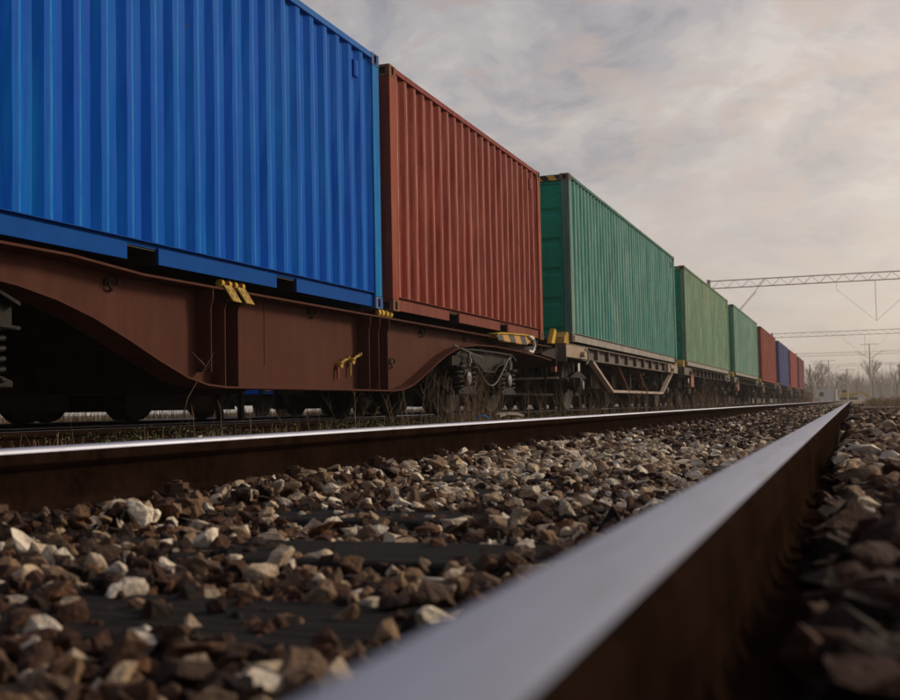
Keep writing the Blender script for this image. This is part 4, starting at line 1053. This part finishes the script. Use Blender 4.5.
def bush(x, y, rx, ry, rz, n, name, label, mat, seed):
    rr = random.Random(seed); b = MB(); st = MB()
    for i in range(n):
        d = Vector((rr.gauss(0, 1), rr.gauss(0, 1), abs(rr.gauss(0, 1)))).normalized()*rr.random()**.4
        c = Vector((d.x*rx, d.y*ry, d.z*rz*(1+.3*math.sin(d.x*5+d.y*7)))); a = Vector((rr.gauss(0, 1), rr.gauss(0, 1), rr.gauss(0, 1))).normalized()*.14; w = a.cross(Vector((rr.gauss(0, 1), rr.gauss(0, 1), 1))).normalized()*.08
        b.add([c, c+a+w, c+a*2, c+a-w], [(0, 1, 2, 3)])
    for i in range(26):
        a = rr.uniform(0, 6.28); st.tube([(0, 0, -.2), (math.cos(a)*rx*.4, math.sin(a)*ry*.4, rz*.6), (math.cos(a)*rx*.9, math.sin(a)*ry*.9, rz*rr.uniform(.7, 1.15))], [.03, .02, .008], 3, False)
    r = thing(name, (x, y, -.2), label, 'bush'); b.build('foliage', mat, r); st.build('stems', MT['bark'], r); return r
bush(-6.4, 128, 1.5, 4, 3.2, 1500, 'brown_bush', 'rust brown leafy bush at the end of the container train', MT['dryleaf'], 1)
bush(-5.9, 150, 1.5, 4, 2.3, 1200, 'brown_bush', 'lower brown bush between the train end and the white cabin', MT['dryleaf'], 2)
bush(7.6, 62, 1.3, 3, 1.3, 900, 'brown_bush', 'sparse brown bush on the verge at the right edge', MT['dryleaf'], 3)
def hill(pts, y, name, dep, col):
    m = Mat(name+'_woods'); n = m.noise(.06, 8, .7); m.base(m.mix(m.ramp(n, [(.4, 0.), (.6, 1.)]), col, tuple(c*.6 for c in col))); m.rough(1.); m.p.inputs['Specular IOR Level'].default_value = 0
    rr = random.Random(len(name)); v = []; f = []; xs = np.linspace(pts[0][0], pts[-1][0], 140); rows = 7
    for k in range(rows):
        t = k/(rows-1)
        for x in xs:
            h = np.interp(x, [p[0] for p in pts], [p[1] for p in pts]); v.append((x, y+dep*t, -.6+(h+rr.gauss(0, .07)*h**.6)*math.sin(t*math.pi*.5)**.6 if k else -1.))
    n_ = len(xs)
    f = [(k*n_+i, k*n_+i+1, (k+1)*n_+i+1, (k+1)*n_+i) for k in range(rows-1) for i in range(n_-1)]
    return tag(MB().add(v, f).build(name, m.m), kind='structure')
hill([(-340, 28), (-150, 22), (-70, 16), (-30, 13), (0, 15), (25, 13), (60, 16), (150, 20), (330, 22)], 900, 'wooded_hill', 200, (.14, .085, .05))
def woods():
    b = MB(); rr = random.Random(9)
    for i in range(9500):
        y = rr.uniform(470, 700); x = rr.uniform(-.26, .16)*y; c = .5+.5*math.sin(x*.11+y*.05)*math.sin(x*.043+1)
        h = rr.uniform(7, 11)+5*c; l = rr.gauss(0, .12)*h; w = rr.uniform(.03, .10)
        z0 = rr.uniform(-.3, h*.45); b.add([(x-w, y, z0), (x+w, y, z0), (x+l*.5+w*.5, y+.2, (z0+h)/2), (x+l, y, h), (x+l*.5-w*.5, y+.2, (z0+h)/2)], [(0, 1, 2, 3, 4)])
    return tag(b.build('distant_woods', MT['bark']), 'hazy brown belt of leafless woods behind the cabin and digger', 'woods', kind='stuff')
woods()
o_ = (30, 520, -.3); r = thing('large_building', o_, 'large flat roofed building faint in the haze at the right edge', 'building')
MB().box(20.5, 70, 520, 560, -.3, 15).build('wall', MT['wall'], r, o_); MB().box(20, 70.5, 519.6, 560.4, 15, 15.7).build('roof', MT['gal'], r, o_)
k = MB()
for zz_ in (3, 6.3, 9.6, 12.9):
    for xx in range(14): k.box(22.5+xx*3.4, 24.2+xx*3.4, 519.92, 520, zz_, zz_+1.6)
islands(k, 'window', MT['glass'], r, o_)
o_ = (9, 430, -.3); r = thing('flyover_bridge', o_, 'long low bridge crossing behind the trees at the right', 'bridge')
MB().box(6.5, 90, 430, 440, 5.1, 5.9).build('deck', MT['concrete'], r, o_)
for xx in range(8): MB().box(8+xx*11, 8.8+xx*11, 432, 438, -.3, 5.1).build('pier', MT['concrete'], r, o_)

# ------------------------------------------------------------------ haze
hzm = bpy.data.materials.new('haze'); hzm.use_nodes = True; t = hzm.node_tree; t.nodes.clear()
vo = t.nodes.new('ShaderNodeVolumePrincipled'); vo.inputs['Color'].default_value = (.95, .90, .85, 1); vo.inputs['Density'].default_value = .0008; vo.inputs['Anisotropy'].default_value = .35
oo = t.nodes.new('ShaderNodeOutputMaterial'); t.links.new(vo.outputs[0], oo.inputs['Volume'])
tag(MB().box(-1200, 1200, -400, 2100, -3, 40).build('haze', hzm), kind='stuff', label='thin pale warm haze over the far end of the tracks', cat='haze')
